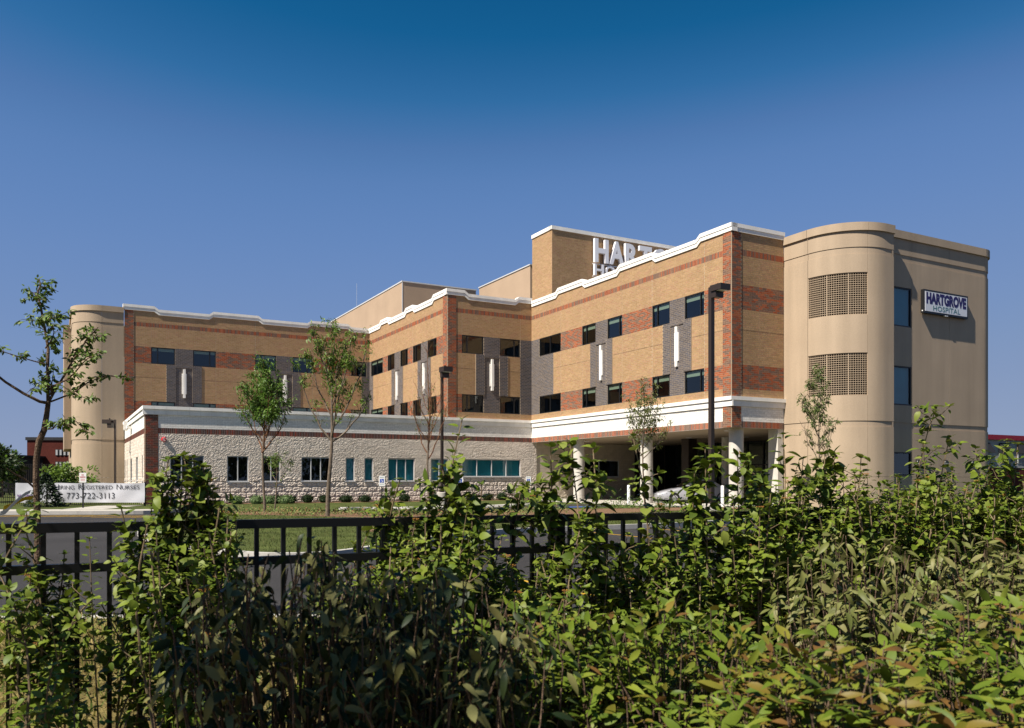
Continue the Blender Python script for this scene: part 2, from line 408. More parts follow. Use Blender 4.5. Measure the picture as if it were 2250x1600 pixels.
OPENZ['W6'] = [w[:4] for w in W6WIN]
W7WIN = [(1.3, 1.9), (4.66, 6.16), (9.2, 10.6), (13.25, 13.9), (15.0, 15.7)]
OPENZ['W7'] = [(a, b, 1.34, 2.81) for a, b in W7WIN]
OPENZ['UC'] = [(4.57, 7.72, 1.62, 2.85)]

def wall(mb, fac, s0, s1, z0, z1, ops, rev=.16):
    ops = [o for o in ops if o[0] < s1 and o[1] > s0 and o[2] < z1 and o[3] > z0]
    ss = sorted({s0, s1, *[min(max(v, s0), s1) for o in ops for v in o[:2]]}); zs = sorted({z0, z1, *[min(max(v, z0), z1) for o in ops for v in o[2:4]]})
    fl = FAC[fac][0] == 'B'
    def q(P): mb.add(P[::-1] if fl else P, [(0, 1, 2, 3)])
    for i in range(len(ss) - 1):
        for j in range(len(zs) - 1):
            cs, cz = (ss[i] + ss[i + 1]) / 2, (zs[j] + zs[j + 1]) / 2
            if any(o[0] < cs < o[1] and o[2] < cz < o[3] for o in ops): continue
            q([fp(fac, ss[i], zs[j]), fp(fac, ss[i + 1], zs[j]), fp(fac, ss[i + 1], zs[j + 1]), fp(fac, ss[i], zs[j + 1])])
    for o in ops:
        a, b, c, d = max(o[0], s0), min(o[1], s1), max(o[2], z0), min(o[3], z1)
        q([fp(fac, a, c), fp(fac, a, d), fp(fac, a, d, -rev), fp(fac, a, c, -rev)])
        q([fp(fac, b, d), fp(fac, b, c), fp(fac, b, c, -rev), fp(fac, b, d, -rev)])
        q([fp(fac, a, d), fp(fac, b, d), fp(fac, b, d, -rev), fp(fac, a, d, -rev)])
        q([fp(fac, b, c), fp(fac, a, c), fp(fac, a, c, -rev), fp(fac, b, c, -rev)])

# brick colours
PAL = {'tan': [(.365, .228, .114), (.345, .214, .104), (.385, .241, .124), (.362, .211, .114)],
       'red': [(.29, .078, .032), (.25, .068, .030), (.165, .092, .062), (.145, .085, .062), (.20, .105, .066), (.33, .10, .042)],
       'dkred': [(.20, .045, .026), (.11, .052, .036), (.095, .046, .034), (.08, .044, .035), (.125, .040, .027)],
       'grey': [(.105, .092, .092), (.092, .080, .080), (.118, .10, .094), (.10, .092, .100)],
       'white': [(.76, .725, .67), (.74, .70, .65), (.78, .745, .69)]}
PALETTE = [(k, i) for k in PAL for i in range(len(PAL[k]))]
BR = []     # (fac, s0, s1, z0, z1, depth, palette index)
BL, BH, JT = .305, .1016, .014
CJ = {'W1': (-3.94, -6.54, -10.89, -13.77, -18.12), 'W3': (-5.51, -.94), 'W4': (1.83, 6.22, 11.58), 'W5': (-23.64, -19.01, -16.04, -11.46), 'W2': (1.9,)}
def bricks(fac, s0, s1, z0, z1, pal, base=0., ops=None):
    ops = OPENZ.get(fac, []) if ops is None else ops
    ops = ops + [(c - .010, c + .010, z0, z1) for c in CJ.get(fac, ()) if s0 < c < s1]
    nr = max(1, round((z1 - z0) / BH)); h = (z1 - z0) / nr
    first = round(z0 / BH)
    ids = [i for i, (k, _) in enumerate(PALETTE) if k == pal]
    for r in range(nr):
        za, zb = z0 + r * h + JT / 2, z0 + (r + 1) * h - JT / 2
        off = ((first + r) % 2) * BL / 2
        k0 = math.floor((s0 - off) / BL)
        k = k0
        while off + k * BL < s1:
            a, b = max(off + k * BL + JT / 2, s0 + JT / 2), min(off + (k + 1) * BL - JT / 2, s1 - JT / 2)
            k += 1
            seg = [(a, b)]
            for o in ops:
                if o[2] < zb - .02 and o[3] > za + .02:
                    n = []
                    for x, y in seg:
                        if o[1] <= x or o[0] >= y: n.append((x, y)); continue
                        if o[0] > x: n.append((x, o[0]))
                        if o[1] < y: n.append((o[1], y))
                    seg = n
            for x, y in seg:
                if y - x > .03: BR.append((fac, x, y, za, zb, base, random.choice(ids)))
def soldier(fac, s0, s1, z0, z1, pal='red', base=0.):
    ids = [i for i, (k, _) in enumerate(PALETTE) if k == pal]
    n = max(1, round((s1 - s0) / .1016)); w = (s1 - s0) / n
    for i in range(n): BR.append((fac, s0 + i * w + JT / 2, s0 + (i + 1) * w - JT / 2, z0 + JT / 2, z1 - JT / 2, base, random.choice(ids)))

backing = MB(); whiteback = MB()
def panel(fac, *a):
    mb = MB(); fbox(mb, fac, *a); mb.build('raised_brick_panel', M['mortar'], hosp)
def facade(fac, s0, s1, pil, rows, mids, ztop=14.02, zbot=5.64):
    wall(backing, fac, s0, s1, zbot, ztop, OPENZ.get(fac, []))
    for a, b in pil:
        panel(fac, a, b, zbot, 13.97, .001, .03); bricks(fac, a, b, zbot, 13.97, 'red', .03)
    lo = min([s0] + [p[1] for p in pil if p[0] <= s0 + .01]) if not pil or pil[0][0] > s0 + .01 else pil[0][1]
    hi = s1
    bricks(fac, lo, hi, 13.13, 14.0, 'tan'); soldier(fac, lo, hi, 12.825, 13.13); bricks(fac, lo, hi, 11.34, 12.825, 'tan')
    for z in (UP, LO):
        for a, b, c in rows: bricks(fac, a, b, z[0], z[1], c)
    for a, b, c in mids:
        if c == 'grey' and b - a > 1.5:          # grey field with a sunk middle strip
            w = (b - a) * (.27 if b - a > 2.2 else .25)
            if fac == 'W1' and a > -4: bricks(fac, a, b, LO[1], UP[0], 'grey'); continue
            for x, y in ((a, a + w), (b - w, b)):
                panel(fac, x, y, LO[1], UP[0], .001, .045); bricks(fac, x, y, LO[1], UP[0], 'grey', .045)
            bricks(fac, a + w, b - w, LO[1], UP[0] - .2, 'grey')
            panel(fac, a + w, b - w, UP[0] - .2, UP[0], .001, .045); bricks(fac, a + w, b - w, UP[0] - .2, UP[0], 'grey', .045)
        else: bricks(fac, a, b, LO[1], UP[0], c)
    bricks(fac, lo, hi, zbot, LO[0], 'tan')
facade('W1', RB, 0, [(RB, -19.53)],
       [(-1.1, 0, 'grey'), (-6.54, -3.94, 'red'), (-9.36, -8.08, 'grey'), (-13.77, -10.89, 'red'), (-16.56, -15.31, 'grey'), (-19.53, -18.12, 'red')],
       [(-2.99, 0, 'grey'), (-7.53, -2.99, 'tan'), (-9.9, -7.53, 'grey'), (-14.75, -9.9, 'tan'), (-17.14, -14.75, 'grey'), (-19.53, -17.14, 'tan')])
facade('W2', 0, 3.67, [(0, .65)], [(.65, 3.67, 'red')], [(.65, 3.67, 'tan')])
facade('W3', MA, 0, [(MA, -5.95)], [(-5.95, -5.51, 'red'), (-3.85, -2.57, 'grey'), (-.94, 0, 'grey')],
       [(-5.95, -4.47, 'tan'), (-4.47, -1.94, 'grey'), (-1.94, -.94, 'tan'), (-.94, 0, 'grey')])
facade('W4', 0, DB, [(0, .68)], [(.68, 1.83, 'red'), (3.43, 4.65, 'grey'), (6.22, 7.24, 'red'), (8.81, 10.05, 'grey'), (11.58, 12.73, 'red'), (15.59, DB, 'grey')],
       [(.68, 2.81, 'tan'), (2.81, 5.22, 'grey'), (5.22, 8.18, 'tan'), (8.18, 10.61, 'grey'), (10.61, 15.05, 'tan'), (15.05, DB, 'grey')])
facade('W5', -25.46, MA, [(-25.46, -24.83)], [(-24.83, -23.64, 'red'), (-21.97, -20.68, 'grey'), (-19.01, -16.04, 'red'), (-14.4, -13.09, 'grey'), (-11.46, -8.2, 'red'), (-6.86, MA, 'grey')],
       [(-24.83, -22.6, 'tan'), (-22.6, -20.05, 'grey'), (-20.05, -14.95, 'tan'), (-14.95, -12.45, 'grey'), (-12.45, -7.3, 'tan'), (-7.3, MA, 'grey')])
for f, a, b in (('W1', -19.5, -17.2), ('W1', -14.7, -9.95), ('W1', -7.5, -3.02), ('W2', .67, 3.66), ('W3', -5.93, -4.5), ('W3', -1.92, -.96), ('W4', .7, 2.78), ('W4', 5.25, 8.15), ('W4', 10.65, 15.0), ('W5', -24.8, -22.63), ('W5', -20.02, -15.0), ('W5', -12.42, -7.33)):
    mb = MB(); fbox(mb, f, a, b, 9.036, 9.054, .001, .006); mb.build('relief_joint', M['darkbark'], hosp)
# brick tower that carries the roof letters
for f, a, b in (('TB', -1.17, 1.63), ('TA', 1.0, 15.5)):
    wall(backing, f, a, b, 13.0, 19.2, []); bricks(f, a, b, 13.6, 19.2, 'tan')
# white belt with its soldier course
for f, a, b, p in (('W1', RB, 0, (RB, -19.53)), ('W2', 0, 3.67, (0, .65)), ('W6', LA, 0, (LA, -24.75)), ('W7', 0, DB, (0, .25))):
    wall(whiteback, f, a, b, 4.07, 5.64, [])
    lo = p[1]
    dk = f in ('W6', 'W7')
    bricks(f, lo, b, 4.395, 5.15, 'white', ops=[]); soldier(f, lo, b, 4.075, 4.395, 'dkred' if dk else 'red')
    z0 = 0 if dk else 4.075
    panel(f, p[0], p[1], z0, 5.15, .001, .03); bricks(f, p[0], p[1], z0, 5.15, 'dkred' if dk else 'red', .03, ops=[])
backing.build('brick_wall', M['mortar'], hosp)
whiteback.build('belt_wall', M['white_mortar'], hosp)

def cam_px(p):
    w = ORG + p[0] * AX + p[1] * BX
    return np.array([FPX * w[0] / w[1], -FPX * (p[2] - EYE) / w[1]])
def px_size(b):
    p, q = cam_px(fp(b[0], b[1], b[3])), cam_px(fp(b[0], b[2], b[4])); d = np.abs(p - q)
    return max(d) if min(d) > 2 else 0
def pick(pieces, size, n=298):
    order = sorted(range(len(pieces)), key=lambda i: -size(pieces[i]))
    return set(order[:n])
big = pick(BR, px_size)
stuff = MB()
unit = {}
for i, b in enumerate(BR):
    fac, s0, s1, z0, z1, base, ci = b
    k, j = PALETTE[ci]
    if i not in big:
        c = np.array(PAL[k][j]) * random.uniform(.93, 1.07)
        fbox(stuff, fac, s0, s1, z0, z1, base - .01, base + .004, c)
    else:
        key = (ci, FAC[fac][0])
        if key not in unit:
            mb = MB(); mb.box(-.5, .5, -.5, .5, -.5, .5, PAL[k][j]); unit[key] = mb.mesh('brick', M['brick'])
        o = link(unit[key], 'brick', hosp)
        o.location = fp(fac, (s0 + s1) / 2, (z0 + z1) / 2, base)
        o.scale = (s1 - s0, .009, z1 - z0) if FAC[fac][0] == 'A' else (.009, s1 - s0, z1 - z0)
stuff.build('brickwork', M['brick'], hosp, kind='stuff')

# split-face and ground-face blocks
def blocks(fac, s0, s1, z0, z1, bl, bh, ops, grid, bulge, joint, cols, store):
    nr = round((z1 - z0) / bh); h = (z1 - z0) / nr
    for r in range(nr):
        za, zb = z0 + r * h + joint / 2, z0 + (r + 1) * h - joint / 2
        off = (r % 2) * bl / 2
        k = math.floor((s0 - off) / bl)
        while off + k * bl < s1:
            a, b = max(off + k * bl + joint / 2, s0 + joint / 2), min(off + (k + 1) * bl - joint / 2, s1 - joint / 2); k += 1
            seg = [(a, b, za, zb)]
            for o in ops:
                n = []
                for x, y, u, v in seg:
                    if o[1] <= x or o[0] >= y or o[3] <= u + .01 or o[2] >= v - .01: n.append((x, y, u, v)); continue
                    if o[0] > x: n.append((x, o[0] - .004, u, v))
                    if o[1] < y: n.append((o[1] + .004, y, u, v))
                    xx, yy = max(x, o[0]), min(y, o[1])
                    if o[2] > u + .03: n.append((xx, yy, u, o[2] - .004))
                    if o[3] < v - .03: n.append((xx, yy, o[3] + .004, v))
                seg = n
            for x, y, u, v in seg:
                if y - x > .04 and v - u > .03: store.append((fac, x, y, u, v, grid, bulge, np.array(random.choice(cols)) * random.uniform(.94, 1.06)))
def block_geo(mb, bk):
    fac, s0, s1, z0, z1, (nx, nz, edge), bulge, col = bk
    xs = np.linspace(s0, s1, nx); zs = np.linspace(z0, z1, nz)
    V = []; lean = rng.uniform(-.35, .35, 2)
    for j, z in enumerate(zs):
        for i, x in enumerate(xs):
            e = i in (0, nx - 1) or j in (0, nz - 1)
            u = (i / (nx - 1) - .5) * lean[0] + (j / (nz - 1) - .5) * lean[1]
            d = bulge * (edge + .25 * rng.random()) if e else bulge * (.75 + .6 * u + rng.uniform(-.46, .46))
            V.append(fp(fac, x, z, max(d, .002)))
    F = [(j * nx + i, j * nx + i + 1, (j + 1) * nx + i + 1, (j + 1) * nx + i) for j in range(nz - 1) for i in range(nx - 1)]
    # returns into the joint
    m = len(V)
    rim = [i for i in range(nx)] + [j * nx + nx - 1 for j in range(1, nz)] + [(nz - 1) * nx + i for i in range(nx - 2, -1, -1)] + [j * nx for j in range(nz - 2, 0, -1)]
    for i in rim:
        s, z = xs[i % nx], zs[i // nx]; V.append(fp(fac, s, z, -.012))
    for q in range(len(rim)):
        a, b = rim[q], rim[(q + 1) % len(rim)]; F.append((b, a, m + q, m + (q + 1) % len(rim)))
    if FAC[fac][0] == 'B': F = [f[::-1] for f in F]
    mb.add(V, F, col)
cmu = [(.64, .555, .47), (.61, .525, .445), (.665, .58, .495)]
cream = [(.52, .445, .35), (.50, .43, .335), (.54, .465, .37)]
jb = MB()
wall(jb, 'W6', -24.75, .40, 0, 4.07, OPENZ['W6']); wall(jb, 'W7', .25, DB, 0, 4.07, OPENZ['W7']); wall(jb, 'UC', .40, 9.2, 0, 4.07, OPENZ['UC'])
jb.add([(.40, 0, 0), (.40, .06, 0), (.40, .06, 4.07), (.40, 0, 4.07)], [(0, 1, 2, 3)])
jb.build('block_wall', M['cmu_joint'], hosp)
lowb, highb, smo = [], [], []
blocks('W6', -24.75, .40, .02, 1.60, .61, .31, OPENZ['W6'], (9, 6, .2), .036, .030, cmu, lowb)
blocks('W6', -24.75, .40, 1.60, 4.07, .4064, .2032, OPENZ['W6'], (9, 6, .72), .024, .004, cmu, highb)
blocks('W7', .25, DB, .02, 1.60, .61, .31, OPENZ['W7'], (5, 4, .15), .045, .03, cmu, highb)
blocks('W7', .25, DB, 1.60, 4.07, .4064, .2032, OPENZ['W7'], (5, 4, .5), .025, .008, cmu, highb)
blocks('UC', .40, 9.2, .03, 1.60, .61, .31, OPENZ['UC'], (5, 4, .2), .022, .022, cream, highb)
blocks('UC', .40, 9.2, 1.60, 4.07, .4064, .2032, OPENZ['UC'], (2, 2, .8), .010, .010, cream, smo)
bigb = pick(lowb, lambda b: px_size(b))
rest = MB()
for i, b in enumerate(lowb):
    if i in bigb:
        mb = MB(); block_geo(mb, b); mb.build('stone_block', M['cmu'], hosp)
    else: block_geo(rest, b)
for b in highb: block_geo(rest, b)
rest.build('blockwork', M['cmu'], hosp, kind='stuff')
rest = MB()
for b in smo: block_geo(rest, b)
rest.build('ground_face_blockwork', M['smooth'], hosp, kind='stuff')

# coping and belt stones
def zprof(steps, s):
    """height of the coping underside: high inside the raised stretches"""
    lo, hi, r = 13.765, 13.985, .30
    h = 0.
    for a, b in steps:
        h = max(h, min(1, max(0, min((s - a) / r + 1, (b - s) / r + 1))))
    return lo + (hi - lo) * h
def coping(fac, s0, s1, steps):
    cuts = {s0, s1}
    for a, b in steps:
        for v in (a - .3, a, b, b + .3):
            if s0 < v < s1: cuts.add(v)
    c = sorted(cuts); e = [c[0]]
    for v in c[1:]:
        n = max(1, round((v - e[-1]) / .61)); st = e[-1]
        for k in range(1, n + 1): e.append(st + (v - st) * k / n)
    for i in range(len(e) - 1):
        a, b = e[i], e[i + 1] - .005
        za, zb = zprof(steps, a), zprof(steps, e[i + 1])
        mb = MB()
        fbox(mb, fac, a, b, 0, 0, -.32, .07, zz=(za, za + .20, zb, zb + .20))
        fbox(mb, fac, a, b, 0, 0, -.32, .10, zz=(za + .207, za + .405, zb + .207, zb + .405))
        mb.build('coping_stone', M['cast'], hosp)
D = .10
coping('W1', RB - D, -D, [(RB - 1, -17.88), (-13.8, -10.7), (-6.6, -3.68)])
coping('W2', 0, 3.67, [(-2, 6)])
coping('W3', MA - D, -.001, [(MA - 1, -5.34), (-1.05, 1)])
coping('W4', 0, DB - D, [(-1, 2.2), (6.12, 7.45), (11.48, 13.0)])
coping('W5', -25.56, MA - .001, [(-27, -23.42), (-19.2, -15.8), (-11.58, -8.5)])
def belt(fac, s0, s1):
    n = round((s1 - s0) / .63); w = (s1 - s0) / n
    for i in range(n):
        a, b = s0 + i * w, s0 + (i + 1) * w - .005
        mb = MB(); fbox(mb, fac, a, b, 5.15, 5.45, -.02, .075); fbox(mb, fac, a, b, 5.457, 5.645, -.02, .14)
        mb.build('belt_stone', M['cast'], hosp)
belt('W1', RB - .14, -.145); belt('W2', 0, 3.8); belt('W6', LA - .14, -.001); belt('W7', 0, DB)
mb = MB()
for f, a, b in (('TA', 1.0 - .07, 15.5), ('TB', -1.17, 1.63)): fbox(mb, f, a, b, 19.2, 19.46, -.25, .07)
mb.build('tower_coping', M['cast'], hosp)

# ornaments between the windows
def ornament(fac, c):
    mb = MB()
    fbox(mb, fac, c - .17, c + .17, 7.92, 9.48, .002, .07); fbox(mb, fac, c - .085, c + .085, 7.62, 9.81, .003, .12)
    mb.build('white_ornament', M['cast'], hosp)
for f, L in dict(W1=(-8.72, -15.95), W3=(-3.2,), W4=(4.02, 9.42), W5=(-21.32, -13.7)).items():
    for c in L: ornament(f, c)

# windows
def window(fac, s0, s1, z0, z1, cuts, fm, rec=.065, bar=.065, blind=0., shade=None, glass='tinted'):
    mb = MB(); d1, d0 = -rec + .05, -rec - .02
    fbox(mb, fac, s0, s1, z0, z0 + bar, d0, d1); fbox(mb, fac, s0, s1, z1 - bar, z1, d0, d1)
    edges = [s0] + [s0 + (s1 - s0) * c for c in cuts] + [s1]
    for i, e in enumerate(edges):
        a, b = (e, e + bar) if i == 0 else (e - bar, e) if i == len(edges) - 1 else (e - bar / 2, e + bar / 2)
        fbox(mb, fac, a, b, z0 + bar + .001, z1 - bar - .001, d0, d1)
    if fm is M['alu']: fbox(mb, fac, s0 - .04, s1 + .04, z0 - .05, z0 - .002, -.12, .075)
    f = mb.build('window', fm, hosp)
    for i in range(len(edges) - 1):
        mb = MB(); P = [fp(fac, edges[i] + .02, z0 + .03, -rec), fp(fac, edges[i + 1] - .02, z0 + .03, -rec), fp(fac, edges[i + 1] - .02, z1 - .03, -rec), fp(fac, edges[i] + .02, z1 - .03, -rec)]
        mb.add(P[::-1] if FAC[fac][0] == 'B' else P, [(0, 1, 2, 3)])
        mb.build('pane', M[glass], f)
    if blind:
        mb = MB()
        for i in range(len(edges) - 1): fbox(mb, fac, edges[i] + bar / 2 + .03, edges[i + 1] - bar / 2 - .03, z1 - (z1 - z0) * blind, z1 - .04, -rec - .045, -rec - .035)
        mb.build('blind', M['shade'], f)
    if shade:
        mb = MB(); fbox(mb, fac, s0 + .03, s1 - .03, z0 + .03 if shade != .5 else (z0 + z1) / 2, z1 - .03, -rec - .10, -rec - .09)
        mb.build('blind', M['teal'], f)
mull = {'W1': [[.5], [.70], [.20], [.72], [.20]], 'W3': [[.25], [.72]], 'W4': [[.5], [.7], [.3], [.7], [.3]], 'W5': [[.27], [.73], [.27], [.73], [.27]]}
for f, L in OPEN.items():
    for (a, b), c in zip(L, mull[f]):
        for z in (UP, LO):
            bl = {'W1': 0 if a > -4 else .27, 'W3': 0, 'W4': .25 if a > 12 else 0, 'W5': .22}[f]
            window(f, a, b, z[0], z[1], c, M['black'], blind=bl)
for a, b, z0, z1, n, sh in W6WIN:
    window('W6', a, b, z0, z1, [k / n for k in range(1, n)] if n != 4 else [.25, .5, .75], M['alu'], rec=.07, bar=.05, shade=sh, glass='clear')
for a, b in W7WIN: window('W7', a, b, 1.34, 2.81, [], M['alu'], rec=.09, bar=.05, glass='clear')
window('UC', 4.57, 7.72, 1.62, 2.85, [.42], M['alu'], rec=.05, bar=.05, glass='clear')

# rooms behind the glass, roofs, soffit
mb = MB()
for f, a, b in (('W1', RB + 1.5, 1.5), ('W3', MA + 1.5, 1.5), ('W4', 1.5, DB + 1.5), ('W5', -25, MA + 1.5)):
    for z0, z1 in ((9.2, 13.2), (5.3, 9.1)): fbox(mb, f, a, b, z0, z1, -2.2, -2.0)
for f, a, b in (('W6', -23.5, -.5), ('W7', 2, DB)): fbox(mb, f, a, b, .02, 4.05, -2.2, -2.0)
fbox(mb, 'UC', 4.2, 8, .02, 4.05, -1.7, -1.5)
mb.build('interior_wall', M['room'], hosp)
mb = MB()
for z in (5.25, 9.15, 13.25):
    mb.box(.17, 13.8, RB + .17, 1.6, z - .12, z); mb.box(MA + .17, .16, .17, 1.6, z - .12, z); mb.box(MA + .17, 13.8, 1.601, 40, z - .12, z)
    mb.box(-25.3, MA + .16, DB + .17, 36, z - .12, z)
mb.box(LA + .17, -.001 + MA, .17, DB, 5.0, 5.12); mb.box(LA + .17, MA, .17, DB, -.01, .01)
mb.box(MA + .17, 0, .17, 3, .0, .02)
mb.build('floor_slab', M['roof'], hosp)
mb = MB(); mb.box(.012, 12.2, RB + .012, .04, 4.085, 4.13); mb.build('soffit', M['soffit'], hosp)
for a, b in ((2.2, -17.5), (4.2, -14), (2.2, -10), (5.5, -10.5), (8, -13), (5, -6.5), (8.3, -17.2), (2.6, -3.2)):
    mb = MB(); mb.lathe([(.0, 4.07), (.16, 4.07), (.19, 4.084)], a, b, 14); mb.build('downlight', M['signface'], hosp)
mb = MB(); mb.box(13.8, 14.0, RB + 1, 40, 0, 14); mb.box(-25.3, 14, 39.8, 40, 0, 14); mb.box(MA - .01, MA + .2, DB + .3, 30, 5, 13); mb.build('rear_wall', M['precast'], hosp)

# entrance side under the canopy
mb = MB()
for s in np.arange(-19.6, -.2, 1.5): fbox(mb, 'CB', s, s + .08, .03, 4.08, -.06, .08)
for z in (.03, 1.0, 2.4, 3.98): fbox(mb, 'CB', -19.6, -.2, z, z + .08, -.05, .07)
fbox(mb, 'CB', -12.7, -12.6, .03, 2.4, -.05, .09)
ent = mb.build('entrance_window', M['black'], hosp)
mb = MB(); fbox(mb, 'CB', -19.6, -.2, .05, 4.06, -.01, .01); mb.build('pane', M['tinted'], ent)
mb = MB(); fbox(mb, 'CB', -16.9, -13.4, 2.5, 3.95, -.3, -.28); fbox(mb, 'CB', -19.4, -18.0, 2.4, 3.95, -.3, -.28); mb.build('blind', M['teal'], ent)  # teal sheets stand in for daylight reflected in the lobby glass
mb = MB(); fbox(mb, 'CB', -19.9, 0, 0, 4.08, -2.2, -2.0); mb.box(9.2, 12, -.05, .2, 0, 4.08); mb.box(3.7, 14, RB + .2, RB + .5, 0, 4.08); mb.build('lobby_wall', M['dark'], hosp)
mb = MB(); mb.box(6.0, 6.7, -9.9, -9.2, .03, 4.08); mb.build('brick_pier', M['bronze'], hosp)
mb = MB(); mb.box(3.28, 3.66, RB + .03, RB + .7, 0, 4.08); mb.build('concrete_pier', M['concrete'], hosp)
def column(a, b, r=.37):
    mb = MB()
    mb.lathe([(r, .0), (r, .36), (r - .012, .365), (r - .012, .375), (r, .38), (r, 1.1), (r - .006, 1.104), (r - .006, 1.11), (r, 1.114), (r, 4.0), (r + .02, 4.02), (r + .02, 4.085)], a, b, 40)
    mb.build('column', M['concrete'], hosp, smooth=True)
for a, b in ((.92, -19.5), (.85, -12.15), (.8, -4.93), (7.2, -19.0), (7.2, -12.2)): column(a, b)

# precast towers, every panel a piece of its own with open joints
def path_panel(pts, nor, z0, z1, d0=-.16, d1=0.):
    mb = MB(); pts = np.asarray(pts); nor = np.asarray(nor); n = len(pts)
    o = pts + nor * d1; i = pts + nor * d0
    V = np.concatenate([np.c_[o, np.full(n, z0)], np.c_[o, np.full(n, z1)], np.c_[i, np.full(n, z0)], np.c_[i, np.full(n, z1)]])
    F = []
    for k in range(n - 1):
        F += [(k, k + 1, n + k + 1, n + k), (n + k, n + k + 1, 3 * n + k + 1, 3 * n + k), (2 * n + k, 2 * n + k + 1, k + 1, k)]
    F += [(0, n, 3 * n, 2 * n), (n - 1, 3 * n - 1, 4 * n - 1, 2 * n - 1)]
    mb.add(V, F); return mb
def arc(cx, cy, r, t0, t1, n=14):
    t = np.linspace(R(t0), R(t1), n); nn = np.stack([np.cos(t), np.sin(t)], 1)
    return np.array([cx, cy]) + r * nn, nn
def flat(p, q, nrm): return np.array([p, q], float), np.array([nrm, nrm], float)
TIERS = [(0.0, 1.01, 0), (1.02, 1.56, 0), (1.572, 4.05, 0), (4.05, 4.34, -.03), (4.34, 12.58, 0), (12.58, 12.92, -.03), (12.92, 13.72, 0), (13.72, 14.12, .09)]
def column_of_panels(p, n, holes=(), name='precast_panel', tiers=TIERS):
    for z0, z1, d in tiers:
        cuts = [(z0, z1)]
        for h0, h1 in holes:
            c2 = []
            for u, v in cuts:
                if h1 <= u or h0 >= v: c2.append((u, v)); continue
                if h0 > u: c2.append((u, h0))
                if h1 < v: c2.append((h1, v))
            cuts = c2
        for u, v in cuts:
            path_panel(p, n, u, v, -.3 if d > 0 else -.16, d).build(name, M['precast'], hosp, smooth=len(p) > 2)
g_ = .006
sA = flat((3.69, RB + .02), (3.69, -21.69), (-1, 0))
def trim(p, n, e=g_):
    t0 = (p[1] - p[0]) / np.linalg.norm(p[1] - p[0]); t1 = (p[-1] - p[-2]) / np.linalg.norm(p[-1] - p[-2])
    p = p.copy(); p[0] += t0 * e; p[-1] -= t1 * e; return p, n
RC, RR = (6.29, -21.7), 2.6
scr = [(5.6, 7.7), (9.58, 11.67)]
column_of_panels(*trim(*sA))
a1 = arc(*RC, RR, 180, 180 + 65.5, 18); column_of_panels(*trim(*a1), holes=scr)
a2 = arc(*RC, RR, 180 + 65.5, 270, 10); p2 = np.concatenate([a2[0], [[6.88, -24.3]]]), np.concatenate([a2[1], [[0, -1]]]); column_of_panels(*trim(*p2))
column_of_panels(*trim(*flat((6.88, -24.3), (6.88, -23.92), (1, 0))))
SW = -23.9
column_of_panels(*trim(*flat((7.02, SW), (8.82, SW), (0, -1))), holes=[(5.23, 7.23), (9.25, 11.26), (1.62, 2.83)])
column_of_panels(*trim(*flat((8.82, SW), (11.92, SW), (0, -1))))
column_of_panels(*trim(*flat((11.92, SW), (15.01, SW), (0, -1))))
a3 = arc(15.01, SW + 1.2, 1.2, 270, 360, 12); column_of_panels(*trim(*a3))
column_of_panels(*trim(*flat((16.21, SW + 1.2), (16.21, -12), (1, 0))))
mb = MB(); mb.box(3.9, 15.9, RB + .5, -12, 13.3, 13.5)
mb.add([(3.9, RB, 13.4), (3.9, -21.8, 13.4), (4.7, -23.6, 13.4), (6.6, -24.2, 13.4), (6.9, -23.4, 13.4), (14.9, -23.5, 13.4), (15.9, -22.4, 13.4), (15.9, RB, 13.4)], [tuple(range(8))]); mb.build('tower_roof', M['roof'], hosp)
mb = MB(); mb.box(4.6, 4.7, -22.6, -20.3, 4.2, 13.2); mb.box(4.7, 8.5, -22.3, -22.2, .1, 13.2); mb.box(8.4, 8.5, -23.4, -22.2, .1, 13.2); mb.build('interior_wall', M['dark'], hosp)  # unseen backing, blackened where the screen gaps are only shaded
FAC['SW'] = ('A', SW)
window('SW', 7.3, 8.80, 9.25, 11.26, [], M['black'], rec=.08, bar=.07, shade=1)
window('SW', 7.3, 8.80, 5.23, 7.23, [], M['black'], rec=.08, bar=.07, shade=1)
window('SW', 7.3, 8.80, 1.62, 2.83, [], M['black'], rec=.08, bar=.07)
# egg-crate screens in the round tower
for z0, z1 in scr:
    mb = MB()
    for i, t in enumerate(np.linspace(180, 245.5, 27)):
        n = np.array([math.cos(R(t)), math.sin(R(t))]); tt = np.array([-n[1], n[0]])
        wd = .026 if i % 9 == 0 else .0075
        p = np.array(RC) + n * (RR - .055); P = []
        for zz_ in (z0, z1):
            for sx, sy in ((-1, -1), (1, -1), (1, 1), (-1, 1)):
                q = p + tt * wd * sx + n * .018 * sy; P.append((*q, zz_))
        mb.hexa(P)
    for z in np.linspace(z0 + .02, z1 - .02, 20):
        pa, na = arc(*RC, RR, 180, 245.5, 19)
        sub = path_panel(pa, na, z - .012, z + .012, -.075, -.03); mb.add(np.concatenate(sub.V), sub.F[0])
    o = mb.build('screen_grille', M['precast'], hosp)
# left tower
LR = 1.92; LC = (-26.95, DB + LR)
column_of_panels(*trim(*flat((-26.95, DB), (-25.49, DB), (0, -1))))
b1 = arc(*LC, LR, 180, 270, 18); column_of_panels(*trim(*b1))
column_of_panels(*trim(*flat((LC[0] - LR, 34), (LC[0] - LR, DB + LR), (-1, 0))))
mb = MB(); mb.add([(-25.5, DB + .2, 13.4), (-26.9, DB + .2, 13.4), (-28.6, DB + 2, 13.4), (-28.6, 34, 13.4), (-25.3, 34, 13.4)], [tuple(range(5))]); mb.build('tower_roof', M['roof'], hosp)
mb = MB(); mb.box(-29.35, -28.885, 20.0, 28, 3.75, 12.9); mb.build('screen_bay', M['precast'], hosp)
mb = MB(); mb.box(-29.40, -28.93, 19.95, 28.05, 12.902, 13.15); mb.build('bay_coping', M['precast'], hosp)

